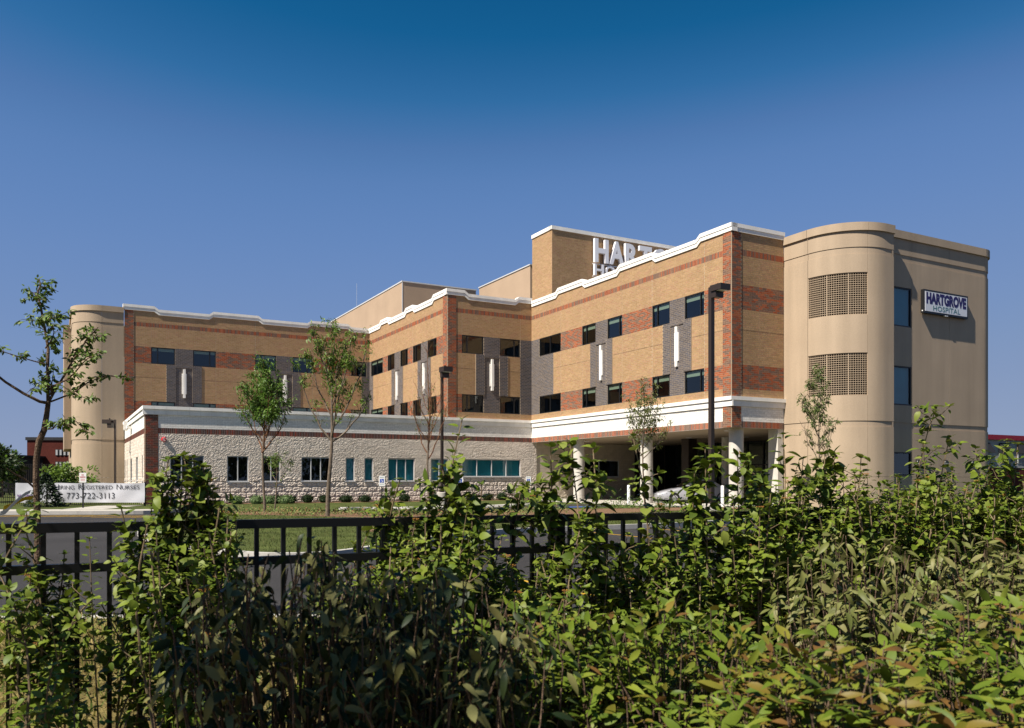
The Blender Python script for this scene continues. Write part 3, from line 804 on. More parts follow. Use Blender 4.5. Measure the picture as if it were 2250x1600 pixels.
# roof-top screens
mb = MB(); mb.box(-5.0, 1.72, 12.5, 34.6, 13.3, 17.62); mb.build('roof_enclosure', M['stucco'], hosp)
mb = MB(); mb.box(-5.05, 1.77, 12.45, 34.65, 17.622, 17.72); mb.build('enclosure_coping', M['alu'], hosp)
mb = MB(); mb.box(-5.018, -4.96, 12.482, 12.54, 13.3, 17.62); mb.build('corner_trim', M['alu'], hosp)
mb = MB(); mb.box(1.04, 1.34, 2.0, 10.5, 13.3, 17.36); mb.build('roof_screen_wall', M['stucco'], hosp)
mb = MB(); mb.box(.98, 1.40, 1.95, 10.55, 17.362, 17.44); mb.box(1.30, 1.42, 1.88, 1.998, 13.3, 17.3); mb.build('screen_trim', M['alu'], hosp)
mb = MB(); mb.box(1.01, 1.10, -1.16, 1.62, 13.3, 19.2); mb.box(1.1, 15.5, 1.5, 1.62, 13.3, 19.2); mb.box(1.1, 15.4, -1.1, 1.5, 19.0, 19.15); mb.build('tower_core', M['roof'], hosp)
mb = MB(); mb.tube([(-4.6, 25.5, 17.7), (-4.6, 25.5, 20.2)], .011, 5); mb.build('antenna', M['alu'], hosp)
mb = MB()
for z in (14.2, 15.0, 15.8, 16.6): mb.tube([(1.5, 1.9, z), (3.4, 1.9, z)], .03, 5)
mb.build('roof_ladder_rail', M['alu'], hosp)
# overflow box and spout on the side of the low wing
mb = MB(); fbox(mb, 'W7', 9.95, 10.4, 4.75, 5.35, .22, .45); fbox(mb, 'W7', 9.5, 9.95, 4.85, 5.0, .12, .3); mb.build('overflow_box', M['cast'], hosp)

# ------------------------------------------------------------------ lettering and fittings on the hospital
def on_facade(fac, s, z, d):
    a, b, zz_ = fp(fac, s, z, d); w = W(a, b)
    return (w[0], w[1], zz_), TH if FAC[fac][0] == 'A' else TH - PI / 2
loc, rz = on_facade('TA', 4.43, 16.3, .12)
t = thing('roof_sign', 'big white channel letters on the tan brick roof tower, half hidden by the parapet', 'roof sign', loc, rz)
for k, ch in enumerate('HARTGROVE'):
    wd = {'A': 1.32, 'V': 1.25, 'O': 1.3, 'G': 1.25, 'E': 1.02, 'T': 1.14}.get(ch, 1.22)
    mb, _ = text_mesh(ch, None, wd, 1.72, .22, .035)
    x = sum({'A': 1.32, 'V': 1.25, 'O': 1.3, 'G': 1.25, 'E': 1.02, 'T': 1.14}.get(c, 1.22) + .10 for c in 'HARTGROVE'[:k])
    mb.build('letter', M['letter'], t, loc=(x, -.02, .95))
x = 0
for ch in 'HOSPITAL':
    wd = {'I': .27, 'L': .66}.get(ch, .84)
    mb, _ = text_mesh(ch, None, wd, .82, .18, .02); mb.build('letter', M['letter'], t, loc=(x, -.02, .0)); x += wd + .16
mb = MB(); mb.box(0, 10.6, 0, .1, .86, .90); mb.box(0, 6.8, 0, .1, -.06, -.02); mb.build('mounting_rail', M['letter'], t)

FAC['SG'] = ('A', SW)
loc, rz = on_facade('SG', 9.5, 10.08, 0)
t = thing('wall_sign', 'white illuminated box sign in a black frame high on the tan wall', 'sign', loc, rz)
mb = MB(); mb.box(0, 3.72, -.20, -.03, 0, 1.22); mb.build('sign_box', M['black'], t)
mb = MB(); mb.box(.10, 3.62, -.215, -.198, .10, 1.12); mb.build('sign_face', M['signface'], t)
mb, _ = text_mesh('HARTGROVE', None, 3.34, .60, .004, .055); mb.build('lettering', M['navy'], t, loc=(.19, -.2175, .49))
mb, _ = text_mesh('HOSPITAL', None, 2.28, .26, .004, .0); mb.build('lettering', M['tealprint'], t, loc=(.74, -.2175, .17))
mb = MB(); mb.box(.5, .6, -.03, 0, .3, .9); mb.box(3.1, 3.2, -.03, 0, .3, .9); mb.build('bracket', M['black'], t)
mb = MB(); mb.box(-.012, .03, -.15, -.09, .09, .14); mb.box(1.75, 2.0, -.21, -.1, -.03, .0); mb.build('sign_switch', M['white'], t)

def sconce(fac, s, z, label):
    loc, rz = on_facade(fac, s, z, 0)
    t = thing('wall_lamp', label, 'wall lamp', loc, rz, 'lamps low on the tan tower walls')
    mb = MB()
    for k in range(9):
        pass
    n = 10; P = []
    prof = [(.17, 0), (.175, .05), (.15, .12), (.08, .17), (.0, .185)]
    an = np.linspace(0, PI, n)
    V = [(r * math.cos(q), -d, r * math.sin(q)) for r, d in prof for q in an]
    F = [(i * n + k, i * n + k + 1, (i + 1) * n + k + 1, (i + 1) * n + k) for i in range(len(prof) - 1) for k in range(n - 1)]
    mb.add(V, F); mb.add([(.17, 0, 0), (-.17, 0, 0), (-.17, 0, .17), (.17, 0, .17)], [(0, 1, 2, 3)])
    mb.build('lamp_hood', M['black'], t, smooth=True)
    mb = MB(); V = [(r * .86 * math.cos(-q), -d * .95, r * .8 * math.sin(-q)) for r, d in prof for q in an]; mb.add(V, [f[::-1] for f in F]); mb.build('lens', M['white'], t, smooth=True)
    return t
sconce('SG', 9.29, 2.3, 'round black wall lamp left of the vertical joint, low under the white box sign')
sconce('SG', 11.55, 2.3, 'round black wall lamp close to the middle joint of the tan sign wall')
sconce('SG', 13.9, 2.3, 'round black wall lamp nearest the rounded right corner of the tan wall')
FAC['LT'] = ('B', LC[0] - LR)
sconce('LT', 18.6, 2.05, 'small lamp with a white lens at the far left edge of the hospital')

loc, rz = on_facade('W6', -24.45, 3.73, .035)
t = thing('alarm_bell', 'round red fire alarm bell on the pale stone wall beside the brick corner', 'alarm bell', loc, rz)
mb = MB(); prof = [(0, -.11), (.06, -.11), (.11, -.095), (.132, -.06), (.14, -.02), (.14, 0)]
an = np.arange(20) / 20 * 2 * PI
V = [(r * math.cos(q), d, r * math.sin(q)) for r, d in prof for q in an]
F = [(i * 20 + k, (i + 1) * 20 + k, (i + 1) * 20 + (k + 1) % 20, i * 20 + (k + 1) % 20) for i in range(5) for k in range(20)]
mb.add(V, F); mb.build('bell', M['red'], t, smooth=True)
mb = MB()
for r, q0, q1 in ((.085, .5, 2.4), (.085, 3.6, 5.7), (.04, 1.2, 4.4)):
    q = np.linspace(q0, q1, 8); mb.tube(np.stack([r * np.cos(q), np.full(8, -.108), r * np.sin(q)], 1), .008, 4)
mb.box(-.05, .06, -.112, -.105, -.008, .012); mb.build('white_marking', M['white'], t)

# ------------------------------------------------------------------ light poles
def light_pole(label, x, y, h, rz, foot, w=.17, foot_r=.33, arm=1.0):
    t = thing('light_pole', label, 'light pole', (x, y, 0), rz, 'dark bronze car park light poles')
    mb = MB(); mb.lathe([(foot_r, -.2), (foot_r, foot - .03), (foot_r - .03, foot), (0, foot)], 0, 0, 28); mb.build('footing', M['paving'], t, smooth=True)
    mb = MB(); mb.box(-w, w, -w, w, foot, foot + .03); mb.box(-w * .75, w * .75, -w * .75, w * .75, foot + .03, foot + .14); mb.build('base_plate', M['bronze'], t)
    mb = MB(); mb.box(-w / 2, w / 2, -w / 2, w / 2, foot + .14, h); mb.build('pole', M['bronze'], t)
    mb = MB(); mb.box(w / 2 + .002, w / 2 + .12, -.05, .05, h - .2, h - .08); mb.build('arm', M['bronze'], t)
    mb = MB(); x0, x1 = w / 2 + .122, w / 2 + .122 + arm; hw = arm * .42
    mb.hexa([(x0, -hw, h - .27), (x1, -hw, h - .27), (x1, hw, h - .27), (x0, hw, h - .27), (x0, -hw, h), (x1, -hw, h), (x1, hw, h), (x0, hw, h)])
    f = mb.build('lamp_head', M['bronze'], t)
    mb = MB(); mb.box(x0 + arm * .5, x1 - .05, -hw * .8, hw * .8, h - .286, h - .271); mb.build('lens', M['signface'], f)
    mb = MB(); mb.box(x0 + .02, x0 + arm * .45, -hw * .8, hw * .8, h - .55, h - .272); mb.tube([(x0 + .2, 0, h), (x0 + .2, 0, h + .1)], .05, 8); mb.build('light_shield', M['bronze'], f)
    return t
light_pole('tall dark bronze light pole on a wide round concrete footing before the entrance canopy', 9.15, 38.2, 10.25, R(-61), .33, .2, .36, .70)
light_pole('dark light pole on a tall pale footing in front of the pale stone wing', -3.75, 44.6, 7.4, R(-61), .75, .13, .29, .62)
light_pole('distant black light pole in front of the rounded left tower', -26.7, 56.0, 5.45, R(178), .4, .11, .25, .6)

# ------------------------------------------------------------------ street signs, bollards
def access_sign(x, y, label, rz=0.):
    t = thing('parking_sign', label, 'parking sign', (x, y, 0), rz, 'blue wheelchair parking signs')
    mb = MB(); mb.box(-.028, .028, 0, .03, -.1, 1.62); mb.build('post', M['black'], t)
    mb = MB(); mb.box(-.15, .15, -.012, -.001, 1.10, 1.62); p = mb.build('plate', M['plate'], t)
    mb = MB(); mb.box(-.095, .095, -.017, -.0122, 1.27, 1.46); mb.build('blue_panel', M['blue'], p)
    mb = MB(); q = np.linspace(-2.6, 1.0, 10)
    mb.tube(np.stack([.0 + .05 * np.cos(q), np.full(10, -.019), 1.335 + .05 * np.sin(q)], 1), .008, 4)
    mb.tube([(-.02, -.019, 1.42), (-.015, -.019, 1.36), (.03, -.019, 1.355), (.055, -.019, 1.30)], .009, 4); mb.lathe([(.0, 1.422), (.015, 1.435), (0, 1.45)], -.02, -.019, 6)
    mb.build('wheelchair_symbol', M['white'], p)
    mb = MB(); mb.box(-.1, .1, -.0165, -.0122, 1.53, 1.545); mb.box(-.1, .1, -.0165, -.0122, 1.19, 1.2); mb.build('sign_stripe', M['tealprint'], p)
access_sign(-6.5, 41.6, 'blue wheelchair parking sign on a black post below the twin narrow windows')
access_sign(-2.7, 43.4, 'wheelchair parking sign half hidden by leaves right of the middle light pole')
access_sign(1.0, 50.4, 'wheelchair parking sign nearest the entrance columns, at the end of the stone wing')
t = thing('no_parking_sign', 'red lettered no parking sign on a black post before the white banner', 'street sign', (-21.6, 41.9, 0))
mb = MB(); mb.box(-.035, .035, 0, .035, -.05, 1.78); mb.build('post', M['black'], t)
mb = MB(); mb.box(-.175, .175, -.015, -.001, 1.28, 1.77); mb.build('plate', M['plate'], t)
for w, z, s in (('NO', 1.62, .12), ('PARKING', 1.51, .27)):
    mb, _ = text_mesh(w, None, s, .085, .003, .01); mb.build('lettering', M['redink'], t, loc=(-s / 2, -.0165, z))
mb = MB()
for z in (1.45, 1.41, 1.36): mb.box(-.11, .11, -.018, -.0155, z, z + .014)
mb.build('small_print', M['redink'], t)
def bollard(x, y, label):
    t = thing('bollard', label, 'bollard', (x, y, 0), 0, 'white bollards by the entrance')
    mb = MB(); mb.lathe([(.085, 0), (.085, 1.08), (.07, 1.11), (0, 1.12)], 0, 0, 16); mb.build('post', M['white'], t, smooth=True)
    mb = MB(); mb.lathe([(.13, 0), (.13, .025), (.087, .04)], 0, 0, 16); mb.build('base_ring', M['paving'], t)
p = W(-1.1, -13.0); bollard(p[0] - .05, p[1] - .4, 'white bollard beside the middle entrance column, right of the young tree')
p = W(.2, -18.6); bollard(10.95, 43.3, 'white bollard left of the corner column, in front of the white car')

# ------------------------------------------------------------------ cars under the canopy
def car(name, label, cat, loc, rz, paint, L, Wd, H, van=False):
    t = thing(name, label, cat, loc, rz, 'cars at the entrance')
    w = Wd / 2
    # stations along x (front is -x): x, bottom, belt height, half width
    if van: st = [(-L / 2, .38, .62, w * .82), (-L / 2 + .25, .25, .78, w * .95), (-L / 2 + .95, .22, .98, w), (0, .22, 1.05, w), (L / 2 - .4, .24, 1.06, w), (L / 2 - .05, .32, 1.02, w * .95), (L / 2, .42, .9, w * .9)]
    else: st = [(-L / 2, .38, .56, w * .8), (-L / 2 + .25, .24, .68, w * .95), (-L / 2 + 1.2, .2, .88, w), (0, .2, .92, w), (L / 2 - 1.0, .22, .96, w), (L / 2 - .2, .3, .94, w * .95), (L / 2, .42, .84, w * .88)]
    mb = MB(); V = []
    for x, zb, zt, hw in st: V += [(x, -hw * .93, zb), (x, -hw, zb + .12), (x, -hw, (zb + zt) / 2 + .05), (x, -hw * .96, zt - .04), (x, -hw * .86, zt), (x, hw * .86, zt), (x, hw * .96, zt - .04), (x, hw, (zb + zt) / 2 + .05), (x, hw, zb + .12), (x, hw * .93, zb)]
    n = 10; F = [(i * n + k, i * n + (k + 1) % n, (i + 1) * n + (k + 1) % n, (i + 1) * n + k) for i in range(len(st) - 1) for k in range(n)]
    mb.add(V, F + [tuple(range(n))[::-1], tuple(range((len(st) - 1) * n, len(st) * n))])
    b = mb.build('body', paint, t, smooth=True)
    gh = [(-L / 2 + .95, -L / 2 + 2.0, 1.0), (L / 2 - .12, L / 2 - .55, 1.03)] if van else [(-L / 2 + 1.35, -L / 2 + 2.1, .88), (L / 2 - .75, L / 2 - 1.45, .94)]
    (x0, x1, z0), (x3, x2, z3) = gh; rw, bw = w * .74, w * .93
    C = [(x0, z0), (x1, H - .03), (0.1, H), (x2, H - .04), (x3, z3)]
    mb = MB(); V = [(x, -(bw if i in (0, 4) else rw), z) for i, (x, z) in enumerate(C)] + [(x, (bw if i in (0, 4) else rw), z) for i, (x, z) in enumerate(C)]
    mb.add(V, [(0, 1, 6, 5), (1, 2, 7, 6), (2, 3, 8, 7), (3, 4, 9, 8), (0, 4, 3, 2, 1), (5, 6, 7, 8, 9)]); mb.build('roof', paint, t)
    # glass set a little proud of the pillars
    def lerp(p, q, k): return tuple(p[i] + (q[i] - p[i]) * k for i in range(3))
    for s in (-1, 1):
        lo0, lo1 = (x0, s * bw, z0), (x3, s * bw, z3); hi0, hi1 = (x1, s * rw, H - .03), (x2, s * rw, H - .04)
        for k0, k1 in (((.10, .36), (.39, .64), (.67, .93)) if van else ((.16, .48), (.52, .86))):
            P = [lerp(lo0, lo1, k0), lerp(lo0, lo1, k1), lerp(hi0, hi1, max(0, k0 - .06)), lerp(hi0, hi1, min(1, k1 + .03))]
            a, b_, d, c = lerp(P[0], P[2], .08), lerp(P[1], P[3], .08), lerp(P[0], P[2], .86), lerp(P[1], P[3], .86)
            q = [(v[0], v[1] + s * .012, v[2] + .004) for v in (a, b_, c, d)]
            mb = MB(); mb.add(q if s < 0 else q[::-1], [(0, 1, 2, 3)]); mb.build('side_window', M['carglass'], t)
    for (xa, za), (xb, zb), nm in (((x0, z0), (x1, H - .03), 'windscreen'), ((x3, z3), (x2, H - .04), 'rear_window')):
        sg = -1 if nm == 'windscreen' else 1
        f = lambda k: (xa + (xb - xa) * k + sg * .012, za + (zb - za) * k + .012)
        p, q = f(.08), f(.9); wa, wb = bw * .9, rw * .94
        mb = MB(); mb.add([(p[0], -wa, p[1]), (p[0], wa, p[1]), (q[0], wb, q[1]), (q[0], -wb, q[1])], [(0, 3, 2, 1) if sg < 0 else (0, 1, 2, 3)]); mb.build(nm, M['carglass'], t)
    for x in (-L / 2 + .88, L / 2 - .9):
        for s in (-1, 1):
            y = s * (w - .10); q = np.arange(20) / 20 * 2 * PI; r = .33
            pr_ = [(.17, -.09), (.30, -.11), (.33, -.07), (.33, .07), (.30, .11), (.2, .10)]
            V = [(x + a * math.cos(z), y + d, r + a * math.sin(z)) for a, d in pr_ for z in q]
            F = [(i * 20 + k, i * 20 + (k + 1) % 20, (i + 1) * 20 + (k + 1) % 20, (i + 1) * 20 + k) for i in range(5) for k in range(20)]
            mb = MB(); mb.add(V, F); wh = mb.build('wheel', M['rubber'], t, smooth=True)
            mb = MB(); V = [(x, y + s * .075, r)] + [(x + .21 * math.cos(z), y + s * .085, r + .21 * math.sin(z)) for z in q]
            mb.add(V, [(0, 1 + k, 1 + (k + 1) % 20) for k in range(20)]); mb.build('rim', M['rim'], wh)
    for s in (-1, 1):
        mb = MB(); mb.box(L / 2 - .10, L / 2 + .012, s * w * .80 - .14, s * w * .80 + .14, .66, .86); mb.build('tail_light', M['redlamp'], t)
        mb = MB(); mb.box(-L / 2 - .012, -L / 2 + .16, s * w * .66 - .18, s * w * .66 + .16, .48, .6); mb.build('headlight', M['signface'], t)
        mb = MB(); mb.box(x0 + .25, x0 + .38, s * (w + .02) - .08, s * (w + .02) + .08, z0 + .06, z0 + .2); mb.build('wing_mirror', paint, t)
    return t
car('minivan', 'tan minivan parked under the canopy between the corner column and the round tower', 'car', (16.3, 50.4, 0.03), R(12), M['silver'], 4.9, 1.9, 1.74, True)
car('sedan', 'white car with red tail lights parked left of the corner column', 'car', (10.75, 49.3, .03), R(6), M['carwhite'], 4.6, 1.8, 1.42)

# ------------------------------------------------------------------ fences
F0 = np.array([-1.77, 3.43])
def FP(t, o=0.): return F0 + t * AX + o * BX
def picket_run(t0, t1, zt, parent):
    pm = MB(); pm.box(-.0095, .0095, -.0095, .0095, .06, 1.0); me = pm.mesh('picket', M['steel'])
fence = thing('picket_fence', 'black steel picket fence running behind the leafy hedge across the front', 'fence', (F0[0], F0[1], 0), TH)
FT0, FT1 = -2.6, 9.4
zt = lambda t: 1.272 - .006 * t
pm = MB(); pm.box(-.0095, .0095, -.0095, .0095, 0, 1); pme = pm.mesh('picket', M['steel'])
posts = np.array([-3.54, -1.59, .36, 2.31, 4.26, 6.21, 8.16])
for k in range(int((FT1 - FT0) / .12)):
    x = FT0 + .06 + k * .12
    if min(abs(posts - x)) < .045: continue
    o = link(pme, 'picket', fence); o.location = (x, 0, .07); o.scale = (1, 1, zt(x) - .03 - .07)
for i, x in enumerate(posts):
    mb = MB(); mb.box(x - .025, x + .025, -.025, .025, -.2, zt(x) + .004)
    mb.build('post', M['steel'], fence)
    if i < len(posts) - 1:
        y = posts[i + 1]
        for dz0, dz1 in ((-.04, 0), (-.205, -.168), (-1.16, -1.122)):
            mb = MB(); a, b = x + .026, y - .026
            mb.hexa([(a, -.019, zt(a) + dz0), (b, -.019, zt(b) + dz0), (b, .019, zt(b) + dz0), (a, .019, zt(a) + dz0), (a, -.019, zt(a) + dz1), (b, -.019, zt(b) + dz1), (b, .019, zt(b) + dz1), (a, .019, zt(a) + dz1)])
            mb.build('rail', M['steel'], fence)
def far_fence(label, p, q, h, step, w, rails, postgap=2.4):
    p, q = np.array(p), np.array(q); L = np.linalg.norm(q - p); d = (q - p) / L
    t = thing('boundary_fence', label, 'fence', (p[0], p[1], 0), math.atan2(d[1], d[0]))
    mb = MB(); mb.box(-w / 2, w / 2, -w / 2, w / 2, .08, h); me = mb.mesh('picket', M['steel'])
    for k in range(int(L / step)): o = link(me, 'picket', t); o.location = (step / 2 + k * step, 0, 0)
    for k in range(int(L / postgap) + 1):
        mb = MB(); mb.box(k * postgap - .035, k * postgap + .035, -.05, .05, -.2, h + .06); mb.build('post', M['steel'], t)
    for z in rails: mb = MB(); mb.box(0, L, .012, .045, z - .02, z + .02); mb.build('rail', M['steel'], t)
    return t
far_fence('low black picket fence that carries the white banner at the left', (-33.5, 45.0), (-19.75, 45.0), 1.24, .11, .02, (.2, .95, 1.18), 4.55)
far_fence('tall black picket fence before the dark red building at the left', (-47, 71), (-35.2, 70.2), 2.75, .16, .03, (.3, 2.45, 2.7))

# banner with creases
def crease(x, z):
    return .035 * np.sin(x * 2.3 + 1.8 * z) * np.sin(z * 2.2 + .4) + .014 * np.sin(x * 4.1 - z * 4.0) + .018 * np.abs(np.sin(x * 2.4 + z * 3.1)) + .004 * np.sin(x * 9 + z * 9)
t = thing('banner', 'long white vinyl hiring banner tied along the low black fence', 'banner', (-26.75, 44.93, 0))
BW, BH_ = 6.95, 1.06
nx, nz = 90, 18
xs, zs = np.linspace(0, BW, nx), np.linspace(.19, .19 + BH_, nz)
X, Z = np.meshgrid(xs, zs); sag = .022 * np.abs(np.sin(X * 1.35)) * (Z - .19) / BH_
V = np.stack([X, -.06 - crease(X, Z), Z - sag], -1).reshape(-1, 3)
ii = np.arange(nz - 1)[:, None] * nx + np.arange(nx - 1)[None]
mb = MB(); mb.add(V, np.stack([ii, ii + 1, ii + nx + 1, ii + nx], -1).reshape(-1, 4)); mb.build('vinyl_sheet', M['cloth'], t, smooth=True)
def on_banner(txt, x, z, w, h, bold, m):
    mb, _ = text_mesh(txt, None, w, h, .0, bold); V = mb.V[0]; V[:, 0] += x; V[:, 2] += z
    mb2 = MB(); V[:, 1] = -.064 - crease(V[:, 0], V[:, 2]) - .020; n = len(V) // 2
    mb2.add(V, [f[(f < n).all(1)] for f in mb.F]); mb2.build('lettering', m, t)
x = 1.17
for wd, big_ in (('N', 1), ('OW', 0), (' ', 0), ('H', 1), ('IRING', 0), (' ', 0), ('R', 1), ('EGISTERED', 0), (' ', 0), ('N', 1), ('URSES', 0)):
    if wd == ' ': x += .17; continue
    w = {'N': .245, 'OW': .42, 'H': .235, 'IRING': .80, 'R': .20, 'EGISTERED': 1.60, 'URSES': .92}[wd]
    on_banner(wd, x, .905, w, .265 if big_ else .205, -.006, M['ink']); x += w + .045
on_banner('773-722-3113', 2.78, .40, 2.58, .32, -.006, M['ink'])
on_banner('HARTGROVE', .12, .50, .95, .13, .03, M['purple']); on_banner('HOSPITAL', .30, .36, .6, .07, .005, M['ink'])
mb = MB()
for x in (.05, 2.2, 4.7, 6.9): mb.tube([(x, -.05, 1.24), (x, .0, 1.27), (x, .05, 1.2)], .008, 4)
mb.build('tie', M['ribbon_w'], t)

# ------------------------------------------------------------------ buildings beyond
def quad_windows(t, x0, x1, n, y, z0, z1, wd, fm, pane='carglass'):
    for k in range(n):
        c = x0 + (x1 - x0) * (k + .5) / n
        mb = MB(); mb.box(c - wd / 2 - .06, c + wd / 2 + .06, y - .05, y + .1, z0 - .06, z1 + .06); f = mb.build('window', fm, t)
        mb = MB(); mb.box(c - wd / 2, c + wd / 2, y - .06, y - .051, z0, z1); mb.build('pane', M[pane], f)
t = thing('school_building', 'dark red brick building with pale ribbed window bands behind the left tower', 'building', (-63.5, 109, 0), R(4))
mb = MB(); mb.box(0, 40, 0, 20, 0, 6.55); mb.build('wall', M['oldbrick'], t)
mb = MB(); mb.box(-.15, 40, -.15, 20.1, 6.55, 6.95); mb.build('roof_edge', M['darkwall'], t)
for z0, z1 in ((4.55, 5.35), (2.95, 3.75), (.9, 2.0)):
    mb = MB(); mb.box(3.6, 39, -.06, .05, z0, z1); f = mb.build('window_band', M['darkwall'], t)
    mb = MB(); mb.box(-.12, .12, -.03, .03, 0, z1 - z0 - .1); me = mb.mesh('louvre', M['louvre'])
    for k in range(70): o = link(me, 'louvre', f); o.location = (3.8 + k * .5, -.11, z0 + .05)
mb = MB()
for x, h in ((9, 2.2), (6.7, .6), (9.3, .7)): mb.tube([(x, 3, 6.9), (x, 3, 6.9 + h)], .05 if h > 1 else .25, 6)
mb.build('roof_vent', M['darkwall'], t)
t = thing('garage_building', 'low dark building with one pale window left of the red brick building', 'building', (-75, 100, 0), R(3))
mb = MB(); mb.box(0, 14, 0, 12, 0, 4.2); mb.build('wall', M['darkwall'], t)
mb = MB(); mb.box(-.3, 14.3, -.3, 12.3, 4.2, 4.45); mb.build('roof', M['darkwall'], t)
quad_windows(t, 8.5, 12, 1, 0, 2.3, 3.2, 1.1, M['louvre'])
p = np.array([44.0, 72.0]) + BX * 6
t = thing('shop_building', 'grey building with a red roof edge, black awnings and red brick base', 'building', (p[0], p[1], 0), TH)
mb = MB(); mb.box(0, 34, 0, 14, 2.6, 5.25); mb.build('upper_wall', M['greywall'], t)
mb = MB(); mb.box(-.05, 34, -.06, 14, 0, 2.6); mb.build('brick_base', M['oldbrick'], t)
mb = MB(); mb.box(-.2, 34, -.25, 14.2, 5.25, 5.72); mb.build('roof_fascia', M['redtrim'], t)
mb = MB(); mb.box(-.1, 34, -.1, -.061, 2.55, 2.75); mb.build('ledge', M['greywall'], t)
for k in range(9):
    c = 1.4 + k * 3.05
    mb = MB(); mb.box(c - .65, c + .65, -.08, .05, 3.0, 4.2); f = mb.build('window', M['louvre'], t)
    for s in (-.33, .33): mb = MB(); mb.box(c + s - .27, c + s + .27, -.09, -.081, 3.08, 4.12); mb.build('pane', M['carglass'], f)
    mb = MB(); mb.add([(c - .75, -.09, 4.95), (c + .75, -.09, 4.95), (c + .75, -.8, 3.95), (c - .75, -.8, 3.95), (c - .75, -.09, 3.95), (c + .75, -.09, 3.95)], [(0, 3, 2, 1), (0, 4, 3), (1, 2, 5), (4, 5, 2, 3)]); mb.build('awning', M['awning'], t)

# ------------------------------------------------------------------ foliage helpers
def leaf_tpl(w=.5, fold=.12, curl=.18, n=5, tip=1.0):
    """leaf of length 1 along +x, face towards +z"""
    xs = np.linspace(0, 1, n + 1); hw = w / 2 * np.sin(PI * xs ** .85) ** .8; hw[0] = hw[-1] = 0
    V = []; z = -curl * xs ** 2
    for i in range(n + 1): V.append((xs[i], 0, z[i]))
    L, Rr = {}, {}
    for i in range(1, n): L[i] = len(V); V.append((xs[i], hw[i], z[i] + fold * hw[i])); 
    for i in range(1, n): Rr[i] = len(V); V.append((xs[i], -hw[i], z[i] + fold * hw[i]))
    F3 = [(0, 1, L[1]), (0, Rr[1], 1), (n - 1, n, L[n - 1]), (n - 1, Rr[n - 1], n)]; F4 = []
    for i in range(1, n - 1): F4 += [(i, i + 1, L[i + 1], L[i]), (i, Rr[i], Rr[i + 1], i + 1)]
    return np.array(V, float), [np.array(F3), np.array(F4)]
def frames(d, up):
    d = d / (np.linalg.norm(d, axis=1)[:, None] + 1e-9)
    s = np.cross(up, d); s /= np.linalg.norm(s, axis=1)[:, None] + 1e-9
    u = np.cross(d, s)
    return np.stack([d, s, u], 2)          # columns
def scatter(mb, tpl, pos, d, up, size, col):
    V, Fs = tpl; N = len(pos)
    if N == 0: return
    M3 = frames(d, up)
    P = np.einsum('nij,kj->nki', M3, V) * size[:, None, None] + pos[:, None]
    k = len(V); base = mb.n
    mb.V.append(P.reshape(-1, 3)); mb.n += N * k
    for f in Fs:
        mb.F.append((f[None] + (np.arange(N) * k)[:, None, None]).reshape(-1, f.shape[1]) + base)
        mb.C.append(np.repeat(col, len(f), 0))
def leaf_objects(parent, tpls, pos, d, up, size, pal, ci, ti, idx, cache):
    """single leaves as parts; alike ones share their mesh"""
    M3 = frames(d, up)
    for i in idx:
        key = (id(pal), int(ci[i]), int(ti[i]))
        if key not in cache:
            mb = MB(); V, Fs = tpls[ti[i]]; mb.add(V, Fs[0], pal[ci[i]]); 
            mb.F.append(Fs[1]); mb.C.append(np.broadcast_to(np.array(pal[ci[i]]), (len(Fs[1]), 3))); cache[key] = mb.mesh('leaf', M['leaf'], True)
        m = Matrix.Identity(4)
        for r in range(3):
            for c in range(3): m[r][c] = M3[i][r, c] * size[i]
            m[r][3] = pos[i][r]
        link(cache[key], 'leaf', parent, m)
def unit_rand(n):
    v = rng.normal(size=(n, 3)); return v / np.linalg.norm(v, axis=1)[:, None]
def bend_path(p0, p1, n, wob):
    t = np.linspace(0, 1, n)[:, None]; p0 = np.array(p0, float); p1 = np.array(p1, float)
    w = rng.normal(size=3) * wob; w2 = rng.normal(size=3) * wob * .5
    return p0 + (p1 - p0) * t + np.sin(PI * t) * w + np.sin(2 * PI * t) * w2
LCACHE = {}

# ------------------------------------------------------------------ the hedge of opposite-leaved shrubs
TA_ = [leaf_tpl(.64, .16, .22), leaf_tpl(.70, .10, .38), leaf_tpl(.58, .24, .10), leaf_tpl(.60, .20, .70)]
PALA = [(.118, .160, .014), (.095, .138, .013), (.138, .178, .020), (.070, .108, .012), (.160, .190, .032)]
HT = [(-2.6, 1.2), (-.41, 1.23), (-.29, 1.21), (-.18, 1.24), (-.07, 1.2), (.08, 1.32), (.2, 1.31), (.29, 1.48), (.38, 1.53), (.46, 1.52), (.55, 1.37), (.66, 1.15), (.77, 1.13), (.98, 1.13), (1.16, 1.21), (1.3, 1.32), (1.39, 1.37), (1.51, 1.33), (1.64, 1.31), (1.79, 1.33), (1.92, 1.24), (2.09, 1.21), (2.2, 1.43), (2.34, 1.48), (2.49, 1.41), (2.62, 1.23), (2.71, 1.3), (2.84, 1.33), (2.94, 1.30), (3.18, 1.46), (3.39, 1.43), (3.61, 1.36), (3.84, 1.39), (4.0, 1.46), (4.21, 1.52), (4.51, 1.54), (4.79, 1.49), (5.07, 1.41), (5.32, 1.56), (5.58, 1.58), (5.8, 1.36), (5.96, 1.55), (6.13, 1.39), (6.37, 1.57), (6.67, 1.57), (9, 1.57)]
HX, HZ = np.array(HT).T
